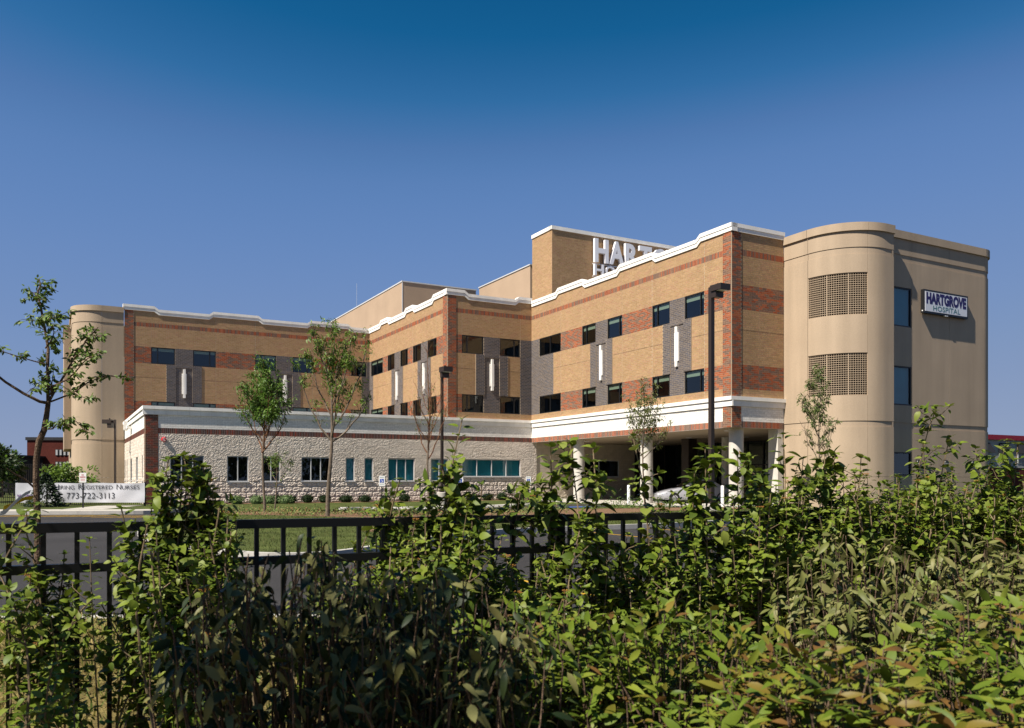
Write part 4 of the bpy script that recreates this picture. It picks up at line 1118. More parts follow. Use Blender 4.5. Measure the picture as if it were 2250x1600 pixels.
SHOOTS = [(.32, 1.53, 0), (.38, 1.5, 0), (.40, 1.47, 0), (.44, 1.46, 0), (.50, 1.40, 0), (.42, 1.54, 0), (.34, 1.45, 0), (.46, 1.50, 0), (1.36, 1.45, 0), (1.58, 1.52, 0), (1.66, 1.47, 0), (3.2, 1.5, 0), (3.74, 1.5, 0), (4.1, 1.58, 0), (4.4, 1.62, 0), (4.65, 1.6, 0), (5.3, 1.7, 0), (5.6, 1.75, 0), (6.1, 1.6, 0), (6.45, 1.72, 0), (1.69, 1.75, .16), (1.8, 1.42, 0), (2.03, 1.4, 0), (2.21, 1.62, 0), (2.33, 1.65, 0), (2.48, 1.62, 0), (2.75, 1.69, 0), (3.28, 1.64, 0), (3.54, 1.6, 0), (3.92, 1.73, 0), (5.45, 1.97, .08), (5.91, 1.68, 0), (6.31, 1.75, 0), (.14, 1.33, 0), (-.16, 1.35, .1), (.38, 1.55, 0), (-.2, 1.25, 0), (1.54, 1.43, 0), (4.3, 1.61, 0)]
def opposite_shrub(name, label, base, stems, group, nobj=60, scale=1., pal=PALA, shade=1., flowers=.10, lowcut=.12):
    """stems: list of (foot xyz, tip xyz, radius, bare) in world coordinates"""
    t = thing(name, label, 'shrub', (base[0], base[1], 0), 0, group)
    off = np.array([base[0], base[1], 0.])
    wood = MB(); heads = []; P, Dr, U, Sz, Ci, Ti = [], [], [], [], [], []
    def dress(path, l0, l1, step, size, taper=.45):
        seg = np.linalg.norm(np.diff(path, axis=0), axis=1); cum = np.concatenate([[0], np.cumsum(seg)]); L = cum[-1]
        ph = rng.uniform(0, PI); s = L * l0
        while s < L * l1:
            f = np.array([np.interp(s, cum, path[:, k]) for k in range(3)]); f2 = np.array([np.interp(min(s + .02, L), cum, path[:, k]) for k in range(3)])
            ax = f2 - f; ax = ax / (np.linalg.norm(ax) + 1e-9) if np.linalg.norm(ax) > 1e-6 else np.array([0, 0, 1.])
            a = np.cross(ax, [math.cos(ph), math.sin(ph), .1]); a /= np.linalg.norm(a)
            k = s / L; sz = size * (1.0 - taper * max(0, (k - .75) / .25)) * rng.uniform(.55, 1.3)
            for sg in (-1, 1):
                if rng.random() < .1: continue
                d = a * sg + ax * (.35 + .5 * max(0, (k - .8) / .2)) + rng.normal(size=3) * .18; d[2] -= rng.uniform(.0, .35)
                P.append(f + a * sg * .012); Dr.append(d); U.append(ax + rng.normal(size=3) * .25 + np.array([-.15, -.2, .3])); Sz.append(sz); Ci.append(rng.integers(len(pal))); Ti.append(rng.integers(4))
            ph += PI / 2 + rng.normal() * .2; s += step * rng.uniform(.75, 1.3)
        # end tuft
        for q in range(4):
            an = ph + q * PI / 2; d = np.array([math.cos(an), math.sin(an), rng.uniform(.2, .9)])
            P.append(path[-1]); Dr.append(d); U.append(np.array([0, 0, 1.]) + rng.normal(size=3) * .2); Sz.append(size * rng.uniform(.45, .75)); Ci.append(rng.integers(len(pal))); Ti.append(rng.integers(4))
    for foot, tip, rad, bare in stems:
        path = bend_path(np.array(foot), np.array(tip), 9, .05) - off
        wood.tube(path, np.linspace(rad, rad * .38, 9), 5)
        L = np.linalg.norm(path[-1] - path[0]); dress(path, max(bare, lowcut), 1, (.042 if bare > .3 else .036) * scale, (.080 if bare > .3 else .062) * scale, .15 if bare > .3 else .45)
        for q in range(rng.integers(5, 9) + (5 if bare > .3 else 0)):
            k = rng.uniform(max(.25 + bare * .5, lowcut), .95 if bare > .3 else .9); i = int(k * 8); b0 = path[i] + (path[min(i + 1, 8)] - path[i]) * (k * 8 - i)
            an = rng.uniform(0, 2 * PI); l = rng.uniform(.10, .26) * scale * (1.15 - .6 * k)
            sub = bend_path(b0, b0 + l * np.array([math.cos(an) * .75, math.sin(an) * .75, rng.uniform(.45, .95)]), 4, .012)
            wood.tube(sub, np.linspace(rad * .45, rad * .22, 4), 4); dress(sub, .2, 1, .028 * scale, (.068 if bare > .3 else .055) * scale)
            if rng.random() < flowers * .35: heads.append(sub[-1])
        if rng.random() < flowers: heads.append(path[-1])
    wood.build('stem', M['stem'], t, kind='stuff', smooth=True)
    P, Dr, U, Sz = map(np.array, (P, Dr, U, Sz)); Ci = np.array(Ci); Ti = np.array(Ti)
    Wd = P + off; dist = np.linalg.norm(Wd - np.array([0, 0, EYE]), axis=1)
    score = Sz / dist * (1 + .9 * np.clip((P[:, 2] - .8), 0, 1)) * rng.uniform(.8, 1.2, len(P)); order = np.argsort(-score)
    solo = order[:nobj]; rest = order[nobj:]
    leaf_objects(t, TA_, P, Dr, U, Sz, pal, Ci, Ti, solo, LCACHE)
    mb = MB(); pa = np.array(pal)
    for k in range(4):
        i = rest[Ti[rest] == k]; scatter(mb, TA_[k], P[i], Dr[i], U[i], Sz[i], pa[Ci[i]] * rng.uniform(.85, 1.15, (len(i), 1)))
    mb.build('foliage', M['leaf'], t, kind='stuff', smooth=True)
    for h in heads:
        fm = MB(); r = .024
        for q in range(18):
            an, rr = rng.uniform(0, 2 * PI), r * math.sqrt(rng.random()); c = h + np.array([rr * math.cos(an), rr * math.sin(an), .02 - rr * .25 + rng.uniform(-.003, .003)]); e = .003
            fm.add([c + [e, 0, 0], c + [-e, 0, 0], c + [0, e, 0], c + [0, -e, 0], c + [0, 0, e], c + [0, 0, -e]], [(0, 2, 4), (2, 1, 4), (1, 3, 4), (3, 0, 4), (2, 0, 5), (1, 2, 5), (3, 1, 5), (0, 3, 5)])
            if q % 5 == 0: fm.tube([h, c], .0012, 3)
        fm.build('seed_head', M['flower'], t)
    return t
HEDGE = [(-.62, 'hedge shrub at the far left end of the fence, crossed by the sapling trunk'), (-.22, 'hedge shrub with orange seed heads, below the left end of the white banner'),
 (.08, 'hedge shrub below the no parking sign, with thin bare stems over the fence rail'), (.38, 'tall bushy hedge shrub rising in front of the red alarm bell wall and three-pane window'),
 (.70, 'low hedge shrub right of the tall bushy one, letting the black top rail show'), (1.02, 'low sparse hedge shrub behind the dark wilted bush, below the mulch ring'),
 (1.30, 'hedge shrub in front of the wheelchair sign below the twin narrow windows'), (1.62, 'hedge shrub with one long leaning shoot crossing the middle light pole'),
 (1.95, 'hedge shrub with orange seed heads below the wide four-pane window'), (2.30, 'hedge shrub with three upright leafy shoots before the left entrance column'),
 (2.72, 'hedge shrub with one tall shoot under the young tree at the entrance'), (3.20, 'hedge shrub in front of the dark entrance and white bollard'),
 (3.66, 'hedge shrub at the foot of the tall light pole and the corner column'), (4.12, 'dense hedge shrub before the lower left of the round tan tower'),
 (4.62, 'dense hedge shrub below the young tree at the round tan tower'), (5.15, 'dense hedge shrub before the tower edge and the sign wall'),
 (5.55, 'tall hedge shrub with the highest shoot, in front of the black wall lamps'), (5.98, 'hedge shrub topped by a lone leafy shoot near the right end of the sign wall'),
 (6.42, 'hedge shrub at the right edge in front of the grey building with awnings'), (6.95, 'last hedge shrub at the right edge, in front of the red brick base')]
for k, (tc, label) in enumerate(HEDGE):
    c = FP(tc, -.12); stems = []
    wdt = .24 + .015 * k
    dens = 30 if .2 < tc < .5 else 8 if tc < 1.2 else 13 if 1.8 < tc < 2.6 else 20
    for q in range(dens + k // 2 + (8 if k > 12 else 0)):
        tt = tc + rng.uniform(-wdt, wdt); o = rng.uniform(-.42, .22)
        h = float(np.interp(tt, HX, HZ)) * (rng.uniform(.58, .86) if 1.75 < tc < 3.5 else rng.uniform(.74, 1.0)) - (.05 if tc < 1.2 else 0); h = h - max(0, o) * .05
        f = FP(tc + (tt - tc) * .45, o * .6 - .05); e = FP(tt, o); stems.append(((f[0], f[1], 0), (e[0], e[1], h), rng.uniform(.005, .009), .22))
    for st, sh, lean in SHOOTS:
        if abs(st - tc) <= min(abs(st - h[0]) for h in HEDGE) + 1e-6:
            f = FP(st - lean * 1.6, -.05); e = FP(st, -.08); stems.append(((f[0], f[1], 0), (e[0], e[1], sh), .008, .45 if lean else .35))
    opposite_shrub('hedge_shrub', label, c, stems, 'leafy shrubs of the hedge along the fence', 60, float(np.interp(tc, [.4, 1.3, 2.3, 4], [.74, .88, 1.0, 1.05])), lowcut=.48 if tc < 1.1 and not .2 < tc < .5 else .14)
for (x, y, h, n, label) in ((-1.50, 2.5, 1.08, 6, 'low open shrub at the lower left corner, in front of the fence pickets'), (-.86, 2.3, 1.05, 6, 'low open shrub close against the left side of the dark wilted bush'), (-1.44, 2.9, .72, 4, 'lowest thin shrub at the fence foot with dry grass showing around it')):
    stems = []
    for q in range(n):
        a = rng.uniform(0, 2 * PI); r = .26 * math.sqrt(rng.random()); stems.append(((x + .3 * r * math.cos(a), y + .3 * r * math.sin(a), 0), (x + r * math.cos(a), y + r * math.sin(a), h * rng.uniform(.6, 1)), .006, .2))
    opposite_shrub('hedge_shrub', label, (x, y), stems, 'leafy shrubs of the hedge along the fence', 60, .62, flowers=.05)

# ------------------------------------------------------------------ rounded shrubs close to the camera
TB_ = [leaf_tpl(.36, .2, .22, 5), leaf_tpl(.32, .3, .45, 5), leaf_tpl(.40, .12, .10, 5), leaf_tpl(.34, .3, .8, 5)]
PALB = [(.100, .145, .013), (.120, .165, .016), (.072, .112, .011), (.145, .175, .020), (.150, .112, .018), (.135, .072, .020), (.150, .140, .019)]
PALW = [(.125, .135, .035), (.15, .155, .045), (.10, .115, .028), (.19, .18, .065), (.14, .075, .03), (.085, .105, .025)]
PALD = [(.020, .034, .010), (.027, .042, .013), (.015, .026, .008), (.15, .145, .05), (.045, .056, .018)]  # dark leaves lowered further to deepen the shade; pale tone for sunlit leaves
def round_shrub(name, label, x, y, h, r, nsh, nleaf, size, pal, droop, tipred, nobj, wood='darkbark', open_=0.):
    t = thing(name, label, 'shrub', (x, y, 0))
    wd = MB(); P, Dr, U, Sz, Ci = [], [], [], [], []
    for q in range(nsh):
        a = rng.uniform(0, 2 * PI); e = math.acos(1 - rng.random() * .95); rr = r * rng.uniform(.55, 1.0); top = h - r * .9
        tip = np.array([rr * math.sin(e) * math.cos(a), rr * math.sin(e) * math.sin(a), max(.12, top + r * .9 * math.cos(e) * rng.uniform(.8, 1.02) - .5 * (e > 1.3) * rng.random() * top)])
        path = bend_path((tip[0] * .12, tip[1] * .12, 0), tip, 8, .04)
        path[:, 2] += np.linspace(0, 1, 8) * (1 - np.linspace(0, 1, 8)) * .25
        wd.tube(path, np.linspace(.0055, .0014, 8), 4)
        n = int(nleaf * rng.uniform(.7, 1.2)); ks = np.sort(1 - rng.random(n) ** 1.35 * (.72 if droop < .5 else .8)); ph = rng.uniform(0, 2 * PI); sd = 1
        for k in ks:
            f = np.array([np.interp(k * 7, np.arange(8), path[:, c]) for c in range(3)]); g_ = np.array([np.interp(min(7, k * 7 + .3), np.arange(8), path[:, c]) for c in range(3)]) - f
            ax = g_ / (np.linalg.norm(g_) + 1e-6) if np.linalg.norm(g_) > 1e-5 else np.array([0, 0, 1.])
            sd = -sd; s = np.cross(ax, [.12 * math.cos(ph), .12 * math.sin(ph), 1.]); s /= np.linalg.norm(s) + 1e-9; s = s * sd + rng.normal(size=3) * .16
            d = s + ax * .85 + rng.normal(size=3) * .14; d[2] -= droop * rng.uniform(.6, 2.2)
            P.append(f + s * .012 + rng.normal(size=3) * .012); Dr.append(d); U.append(ax * .25 + np.array([-.15, -.2, .9]) + rng.normal(size=3) * .48); Sz.append(size * rng.uniform(.5, 1.3))
            if tipred and k > .8 and rng.random() < tipred: Ci.append(rng.choice([4, 5, 6]) if len(pal) > 6 else 3)
            else: Ci.append(rng.integers(4) if rng.random() < .93 else rng.integers(len(pal)))
    wd.build('stem', M[wood], t, kind='stuff', smooth=True)
    P, Dr, U, Sz = map(np.array, (P, Dr, U, Sz)); Ci = np.array(Ci); Ti = rng.integers(0, 4, len(P)); off = np.array([x, y, 0])
    dist = np.linalg.norm(P + off - np.array([0, 0, EYE]), axis=1); score = Sz / dist * (1 + .8 * np.clip(P[:, 2] - .6, 0, 1)) * rng.uniform(.8, 1.2, len(P)); order = np.argsort(-score)
    leaf_objects(t, TB_, P, Dr, U, Sz, pal, Ci, Ti, order[:nobj], LCACHE)
    mb = MB(); pa = np.array(pal); rest = order[nobj:]
    for k in range(4):
        i = rest[Ti[rest] == k]; scatter(mb, TB_[k], P[i], Dr[i], U[i], Sz[i], pa[Ci[i]] * rng.uniform(.82, 1.18, (len(i), 1)))
    mb.build('foliage', M['leaf'], t, kind='stuff', smooth=True)
    return t
round_shrub('rounded_shrub', 'dense dark green rounded shrub low in the middle of the hedge front', .10, 2.05, 1.15, .34, 108, 40, .043, PALB, .15, .08, 110)
round_shrub('rounded_shrub', 'green rounded shrub left of the red-tipped one at the bottom edge', .40, 1.95, 1.18, .33, 111, 40, .043, PALB, .15, .12, 110)
round_shrub('rounded_shrub', 'rounded shrub with coppery red leaf tips near the bottom right', .62, 1.62, 1.17, .28, 99, 40, .043, PALB, .15, .5, 130)
round_shrub('rounded_shrub', 'red-tipped rounded shrub in the bottom right corner', .86, 1.42, 1.08, .26, 89, 40, .043, PALB, .15, .45, 130)
round_shrub('rounded_shrub', 'green rounded shrub cut by the right edge below the hedge', 1.12, 1.80, 1.22, .32, 102, 40, .043, PALB, .15, .15, 110)
round_shrub('rounded_shrub', 'low green shrub at the bottom centre between dark and red-tipped shrubs', .36, 1.50, 1.00, .24, 80, 40, .043, PALB, .15, .15, 110)
round_shrub('wilted_shrub', 'pale wilted shrub with hanging leaves among the hedge, below the sign wall', 1.28, 3.05, 1.27, .38, 93, 26, .052, PALW, .8, 0, 110)
round_shrub('wilted_shrub', 'pale drooping shrub at the right, behind the green rounded shrub', 1.78, 3.15, 1.26, .36, 78, 26, .052, PALW, .8, 0, 90)
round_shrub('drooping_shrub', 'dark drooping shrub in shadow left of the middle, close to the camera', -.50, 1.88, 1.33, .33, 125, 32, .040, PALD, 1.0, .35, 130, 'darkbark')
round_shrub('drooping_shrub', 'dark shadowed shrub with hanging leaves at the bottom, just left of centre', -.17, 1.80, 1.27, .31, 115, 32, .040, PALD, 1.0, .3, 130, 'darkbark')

# ------------------------------------------------------------------ trees
def blade_tpl(w=.3, curl=.25):
    xs = np.array([0, .35, .7, 1.]); hw = np.array([0, .5, .42, 0]) * w; z = -curl * xs ** 2
    V = [(0, 0, 0), (xs[1], hw[1], z[1]), (xs[1], -hw[1], z[1]), (xs[2], hw[2], z[2]), (xs[2], -hw[2], z[2]), (1, 0, z[3])]
    return np.array(V), [np.array([(0, 2, 1), (3, 4, 5)]), np.array([(1, 2, 4, 3)])]
TL = [blade_tpl(.5, .2), blade_tpl(.42, .4)]
TLN = [blade_tpl(.26, .35), blade_tpl(.22, .6)]
def put_leaves(name, parent, P, Dr, U, Sz, col, tpls, m='treeleaf'):
    mb = MB(); h = len(P) // 2
    scatter(mb, tpls[0], P[:h], Dr[:h], U[:h], Sz[:h], col[:h]); scatter(mb, tpls[1], P[h:], Dr[h:], U[h:], Sz[h:], col[h:])
    return mb.build(name, M[m], parent, kind='stuff')
# the near sapling at the left: its limbs follow the photograph
K = 8.5 / FPX
TX, TY = (86 - 1125) * K, 8.5
t = thing('sapling_tree', 'crooked young tree with sparse leafy limbs at the left, near the fence', 'tree', (TX, TY, 0))
def q3(pts, y0=0., y1=0.):
    n = len(pts); return np.array([((u - 86) * K, y0 + (y1 - y0) * i / max(1, n - 1), EYE + (1053 - v) * K) for i, (u, v) in enumerate(pts)])
trunk = np.concatenate([[[(85 - 86) * K, 0, -.05]], q3([(86, 1340), (83, 1200), (82, 1120), (79, 1060), (80, 1010), (86, 970), (97, 945), (102, 915), (106, 885)])])
mb = MB(); mb.tube(trunk, [.040, .037, .033, .030, .029, .029, .031, .029, .026, .023], 10); mb.build('trunk', M['darkbark'], t, smooth=True)
LIMBS = [([(106, 885), (103, 850), (100, 800), (99, 765), (92, 735), (83, 700), (75, 668), (66, 645), (64, 632), (68, 616), (60, 603)], .026, 0, .2),
         ([(106, 886), (96, 884), (70, 868), (40, 845), (14, 818), (-12, 780), (-45, 745), (-80, 730)], .024, 0, -.5),
         ([(106, 886), (113, 862), (122, 838), (130, 815), (138, 790), (150, 765), (158, 742), (170, 722), (178, 705)], .020, 0, .35),
         ([(112, 868), (118, 850), (140, 845), (165, 836), (185, 822), (205, 805), (222, 795), (240, 792)], .015, 0, -.3),
         ([(108, 884), (122, 876), (140, 866), (155, 855), (172, 838), (192, 826), (215, 818), (238, 823)], .014, 0, .3),
         ([(103, 943), (122, 943), (133, 936), (145, 934), (165, 937), (182, 936)], .012, 0, -.25), ([(163, 937), (172, 926), (185, 925), (205, 930), (230, 950), (243, 955)], .008, -.2, -.45),
         ([(99, 800), (80, 795), (58, 788), (34, 780), (15, 772), (0, 768)], .010, 0, -.3), ([(100, 765), (115, 757), (130, 748), (140, 736), (138, 722), (128, 712)], .011, 0, -.3),
         ([(112, 868), (110, 842), (108, 828), (107, 800)], .008, 0, .1), ([(140, 845), (165, 858), (190, 872), (215, 880), (236, 890)], .006, -.1, -.3),
         ([(78, 690), (65, 700), (48, 696), (30, 690)], .006, .1, .3), ([(82, 697), (100, 700), (120, 696), (140, 694), (160, 690)], .007, .1, -.1),
         ([(158, 742), (175, 730), (195, 732), (215, 738)], .006, .25, .1), ([(64, 642), (55, 634), (42, 633)], .005, .1, .25), ([(66, 642), (82, 655), (100, 660)], .005, .1, 0), ([(72, 625), (85, 620), (105, 632)], .005, .15, .2),
         ([(79, 1075), (62, 1052), (50, 1042), (42, 1030)], .016, 0, -.2), ([(150, 765), (165, 770), (178, 778), (195, 770)], .006, .2, .1), ([(99, 830), (92, 850), (84, 868)], .004, 0, -.2)]
mb = MB(); P, Dr, U, Sz = [], [], [], []
for i, (pts, r, y0, y1) in enumerate(LIMBS):
    p = smooth_line(q3(pts, y0, y1)[:, :3], 3) if False else q3(pts, y0, y1)
    lm = MB(); lm.tube(p, np.linspace(r * .72, max(.0025, r * .25), len(p)), 7); lm.build('limb', M['darkbark'], t, smooth=True)
    seg = np.linalg.norm(np.diff(p, axis=0), axis=1); cum = np.concatenate([[0], np.cumsum(seg)]); L = cum[-1]
    if i == 17: continue
    s = L * (.42 if L > .5 else .2)
    if i in (0,): s = L * .12
    while s < L * 1.001:
        f = np.array([np.interp(s, cum, p[:, k]) for k in range(3)]); k = s / L
        ln = rng.uniform(.05, .17) * (1 if i else .8); an = rng.uniform(0, 2 * PI)
        tip = f + ln * np.array([math.cos(an), math.sin(an) * .7, rng.uniform(-.35, .55)])
        tw = bend_path(f, tip, 4, .01); mb.tube(tw, [.0032, .0026, .002, .0012], 4)
        for q in range(rng.integers(9, 16)):
            e = tw[0] + (tw[-1] - tw[0]) * rng.uniform(.2, 1.05) + rng.normal(size=3) * .010
            d = (tip - f) / ln + rng.normal(size=3) * .8; d[2] -= .35; P.append(e); Dr.append(d); U.append(np.array([-.3, -.4, .9]) + rng.normal(size=3) * .5); Sz.append(rng.uniform(.038, .066))
        s += rng.uniform(.028, .06)
mb.build('twig', M['darkbark'], t, kind='stuff')
P, Dr, U, Sz = map(np.array, (P, Dr, U, Sz)); pc = np.array([(.105, .165, .020), (.085, .14, .018), (.135, .20, .028), (.06, .10, .015)])
put_leaves('foliage', t, P, Dr, U, Sz, pc[rng.integers(0, 4, len(P))] * rng.uniform(.8, 1.2, (len(P), 1)), TL)
# tape ends tied round the sapling
for nm, lab, y, pts, m in (('yellow_ribbon', 'loose yellow tape end tied to the crooked young tree', -.06, [(79, 1094), (68, 1095), (56, 1101), (46, 1110), (35, 1116)], 'ribbon_y'), ('white_ribbon', 'loose white tape end hanging from the crooked young tree', -.10, [(79, 1080), (70, 1086), (60, 1097), (50, 1110), (42, 1122), (33, 1127)], 'ribbon_w')):
    p = q3(pts, y, y - .15); p[:, 0] += TX; p[:, 1] += TY; mb = MB(); n = len(p); w = np.array([.016, .02, .024, .026, .027, .024])[:n, None] * np.array([[.25, .1, 1]])
    V = np.concatenate([p - w, p + w, p - w + [0, .003, 0], p + w + [0, .003, 0]]); F = []
    for k in range(n - 1): F += [(k, k + 1, n + k + 1, n + k), (2 * n + k, 3 * n + k, 3 * n + k + 1, 2 * n + k + 1), (k, 2 * n + k, 2 * n + k + 1, k + 1), (n + k, n + k + 1, 3 * n + k + 1, 3 * n + k)]
    mb.add(V, F); o = mb.build(nm, M[m], smooth=True); tag(o, lab, 'tape')

def young_tree(name, label, x, y, H, fork, limbs, leafy, cols, size, tpls=TLN, trunk_r=.07, seed=1, leaves=1500, bark='bark', twigs=8, clump=7, lean=(0, 0), bare_below=0., ragged=.22):
    """limbs: (height on trunk, azimuth, reach, rise, start radius); leafy(px,pz)->probability over position relative to trunk"""
    g2 = np.random.default_rng(seed)
    t = thing(name, label, 'tree', (x, y, 0), 0, 'young trees planted before the hospital')
    hs = np.linspace(0, H, 12); tr = np.stack([lean[0] * hs / H + .05 * np.sin(hs * 1.3 + seed), lean[1] * hs / H + .04 * np.sin(hs * 1.1 + 2 * seed), hs - .05 * (hs == 0)], 1)
    cut = int(np.searchsorted(hs, fork)) + 1
    mb = MB(); mb.tube(tr[:cut + 1], trunk_r * (1 - .78 * hs[:cut + 1] / H), 9); mb.build('trunk', M[bark], t, smooth=True)
    lm = MB(); lm.tube(tr[cut:], trunk_r * (1 - .9 * hs[cut:] / H), 7)
    ends = []
    def at(z): return np.array([np.interp(z, hs, tr[:, k]) for k in range(3)])
    for (z, az, reach, rise, r) in limbs:
        p0 = at(z); p1 = p0 + np.array([math.cos(az) * reach, math.sin(az) * reach, rise]); n = 8; s = np.linspace(0, 1, n)[:, None]
        c = p0 + np.array([math.cos(az) * reach * .72, math.sin(az) * reach * .72, rise * .38])
        p = (1 - s) ** 2 * p0 + 2 * s * (1 - s) * c + s ** 2 * p1 + g2.normal(size=(n, 3)) * .025
        lm.tube(p, np.linspace(r, r * .25, n), 5)
        for k in range(twigs):
            f = g2.uniform(.18, 1); i = min(int(f * (n - 1)), n - 2); b0 = p[i] + (p[i + 1] - p[i]) * (f * (n - 1) - i)
            a2 = az + g2.normal() * 1.1; ln = g2.uniform(.35, 1.0) * (rise * .38 + .2) * (1.1 - .5 * f)
            e = b0 + ln * np.array([math.cos(a2) * .45, math.sin(a2) * .45, g2.uniform(.55, 1.0)])
            w = np.linspace(0, 1, 5)[:, None]; q = b0 + (e - b0) * w + g2.normal(size=(5, 3)) * .02; ends.append(q)
            lm.tube(q, np.linspace(r * .32, .004, 5), 4)
    for k in range(twigs * 2):
        z = g2.uniform(fork + (H - fork) * .45, H); a2 = g2.uniform(0, 2 * PI); b0 = at(z); e = b0 + np.array([math.cos(a2) * .3, math.sin(a2) * .3, .5]) * g2.uniform(.4, 1.0); w = np.linspace(0, 1, 5)[:, None]; ends.append(b0 + (e - b0) * w); lm.tube(ends[-1], np.linspace(.012, .004, 5), 4)
    lm.build('limbs', M['twig' if bare_below else bark], t, kind='stuff', smooth=True)
    P, Dr, U, Sz = [], [], [], []; tries = 0
    while len(P) < leaves and tries < leaves * 6:
        tries += 1
        q = ends[g2.integers(len(ends))]; f = g2.uniform(.15, 1.1); c = q[0] + (q[-1] - q[0]) * f
        if g2.random() > leafy(c[0], c[2], c[1]): continue
        c = c + g2.normal(size=3) * ragged * .5; dd = g2.normal(size=3); dd[2] -= .3
        for k in range(clump):
            P.append(c + g2.normal(size=3) * ragged * .28); d = dd + g2.normal(size=3) * .7; d[2] -= .25; Dr.append(d); U.append(np.array([-.35, -.35, .8]) + g2.normal(size=3) * .5); Sz.append(size * g2.uniform(.6, 1.25))
    P, Dr, U, Sz = map(np.array, (P, Dr, U, Sz)); pc = np.array(cols)
    put_leaves('foliage', t, P, Dr, U, Sz, pc[g2.integers(0, len(pc), len(P))] * g2.uniform(.75, 1.25, (len(P), 1)), tpls)
    return t
GREEN1 = [(.115, .19, .020), (.095, .155, .016), (.145, .22, .026), (.07, .12, .014)]
GREEN2 = [(.085, .160, .018), (.065, .13, .015), (.11, .19, .024)]
OLIVE = [(0.1105, 0.1318, 0.0298), (0.085, 0.1062, 0.0238), (0.136, 0.1487, 0.0382)]
def rl(seed, n, z0, z1, reach, rise, r, wide=1.):
    g3 = np.random.default_rng(seed); return [(z0 + (z1 - z0) * (k + g3.random()) / n, k * 2.4 + g3.uniform(-.4, .4) if True else 0, reach * g3.uniform(.6, 1.1) * (1 - .45 * k / n), rise * g3.uniform(.75, 1.15) * (1 - .3 * k / n), r * (1 - .5 * k / n)) for k in range(n)]
# tall open tree in front of the inner corner
young_tree('young_tree', 'tallest young tree, open and vase shaped, before the stone wing', -7.15, 32.4, 7.5, 3.1,
           [(2.85, .25, 1.5, 2.1, .045), (2.9, PI - .1, 1.25, 2.6, .045), (3.0, -1.1, .9, 2.8, .04), (3.3, 1.4, 1.0, 2.6, .04), (3.4, .1, 1.35, 3.3, .045), (3.9, 2.7, 1.05, 2.6, .035), (4.3, -.5, 1.0, 2.6, .035), (4.6, 2.2, .9, 2.4, .03), (5.0, .8, .7, 2.1, .028), (5.3, 3.6, .65, 1.9, .026)],
           lambda x, z, y: .9 if z > 5.6 else (.42 if z > 4.2 else .16), GREEN1, .16, seed=4, leaves=3400, trunk_r=.085, twigs=8, clump=8, lean=(.25, 0), ragged=.20)
young_tree('young_tree', 'young tree with a dense round green crown over bare reddish lower twigs', -10.7, 35.9, 6.4, 2.6,
           rl(5, 12, 2.5, 4.2, 1.25, 2.5, .035), lambda x, z, y: (1.0 if (x / 1.35) ** 2 + ((z - 5.35) / 1.35) ** 2 < 1 else (.22 if z > 3.9 else .02)), GREEN2, .17, seed=8, leaves=5600, trunk_r=.062, twigs=9, clump=9, bare_below=1, ragged=.26)
young_tree('young_tree', 'thin low young tree just behind the dense crowned one', -10.65, 37.5, 3.0, 1.2, rl(9, 5, 1.0, 2.2, .7, 1.0, .02), lambda x, z, y: .8 if 1.0 < z < 3 else .1, GREEN1, .13, seed=12, leaves=520, trunk_r=.035, twigs=4, clump=7)
young_tree('young_tree', 'nearly leafless young tree with red brown twigs beside the middle light pole', -3.75, 37.4, 7.6, 2.2, rl(14, 11, 2.2, 4.6, .95, 2.3, .032), lambda x, z, y: .5 if z < 4.6 else .12, OLIVE, .10, seed=21, leaves=420, trunk_r=.055, twigs=9, clump=3, bare_below=1)
young_tree('young_tree', 'olive green young tree in front of the middle entrance column', 6.55, 41.4, 6.1, 2.6, rl(31, 13, 2.3, 4.6, 1.25, 1.7, .03), lambda x, z, y: .9 if z > 3.0 else .15, OLIVE, .16, seed=33, leaves=2300, trunk_r=.05, twigs=7, clump=7, ragged=.22)
young_tree('young_tree', 'feathery narrow young tree in front of the round tan tower', 13.9, 37.6, 6.3, 2.6, rl(41, 13, 1.8, 4.6, .95, 1.7, .024), lambda x, z, y: .75 if z > 4.3 else .28, [(.10, .135, .032), (.08, .115, .026), (.12, .15, .04)], .17, seed=44, leaves=1900, trunk_r=.05, twigs=6, clump=7, ragged=.16)

def mass_tree(name, label, x, y, H, rx, rz, n, cols, size, cone=False, zc=None, trunk_r=.15, cat='tree', group=None, seed=3):
    g2 = np.random.default_rng(seed); t = thing(name, label, cat, (x, y, -.05), 0, group)
    mb = MB(); mb.tube([(0, 0, 0), (.05, 0, H * .4), (.0, .05, H * .8)], [trunk_r, trunk_r * .7, trunk_r * .2], 7); mb.build('trunk', M['bark'], t, smooth=True)
    if cone:
        z = H * g2.random(n) ** 1.4; r = rx * (1 - z / H) * g2.uniform(.45, 1.05, n); a = g2.uniform(0, 2 * PI, n); P = np.stack([r * np.cos(a), r * np.sin(a), z + .1 * g2.random(n)], 1); Dr = np.stack([np.cos(a), np.sin(a), g2.uniform(-.3, .5, n)], 1)
    else:
        nb = 16; bc = g2.normal(size=(nb, 3)); bc /= np.linalg.norm(bc, axis=1)[:, None]; bc *= g2.uniform(.35, .8, (nb, 1)); br = g2.uniform(.28, .5, nb)
        k = g2.integers(0, nb, n); v = g2.normal(size=(n, 3)); v /= np.linalg.norm(v, axis=1)[:, None]; P = (bc[k] + v * (br[k] * g2.uniform(.7, 1.05, n))[:, None]) * np.array([rx, rx, rz]) + np.array([0, 0, zc]); Dr = v + g2.normal(size=(n, 3)) * .5
    U = np.array([-.3, -.3, .8]) + g2.normal(size=(n, 3)) * .5; pc = np.array(cols)
    put_leaves('crown', t, P, Dr, U, size * g2.uniform(.6, 1.3, n), pc[g2.integers(0, len(pc), n)] * g2.uniform(.7, 1.3, (n, 1)), TL)
    return t
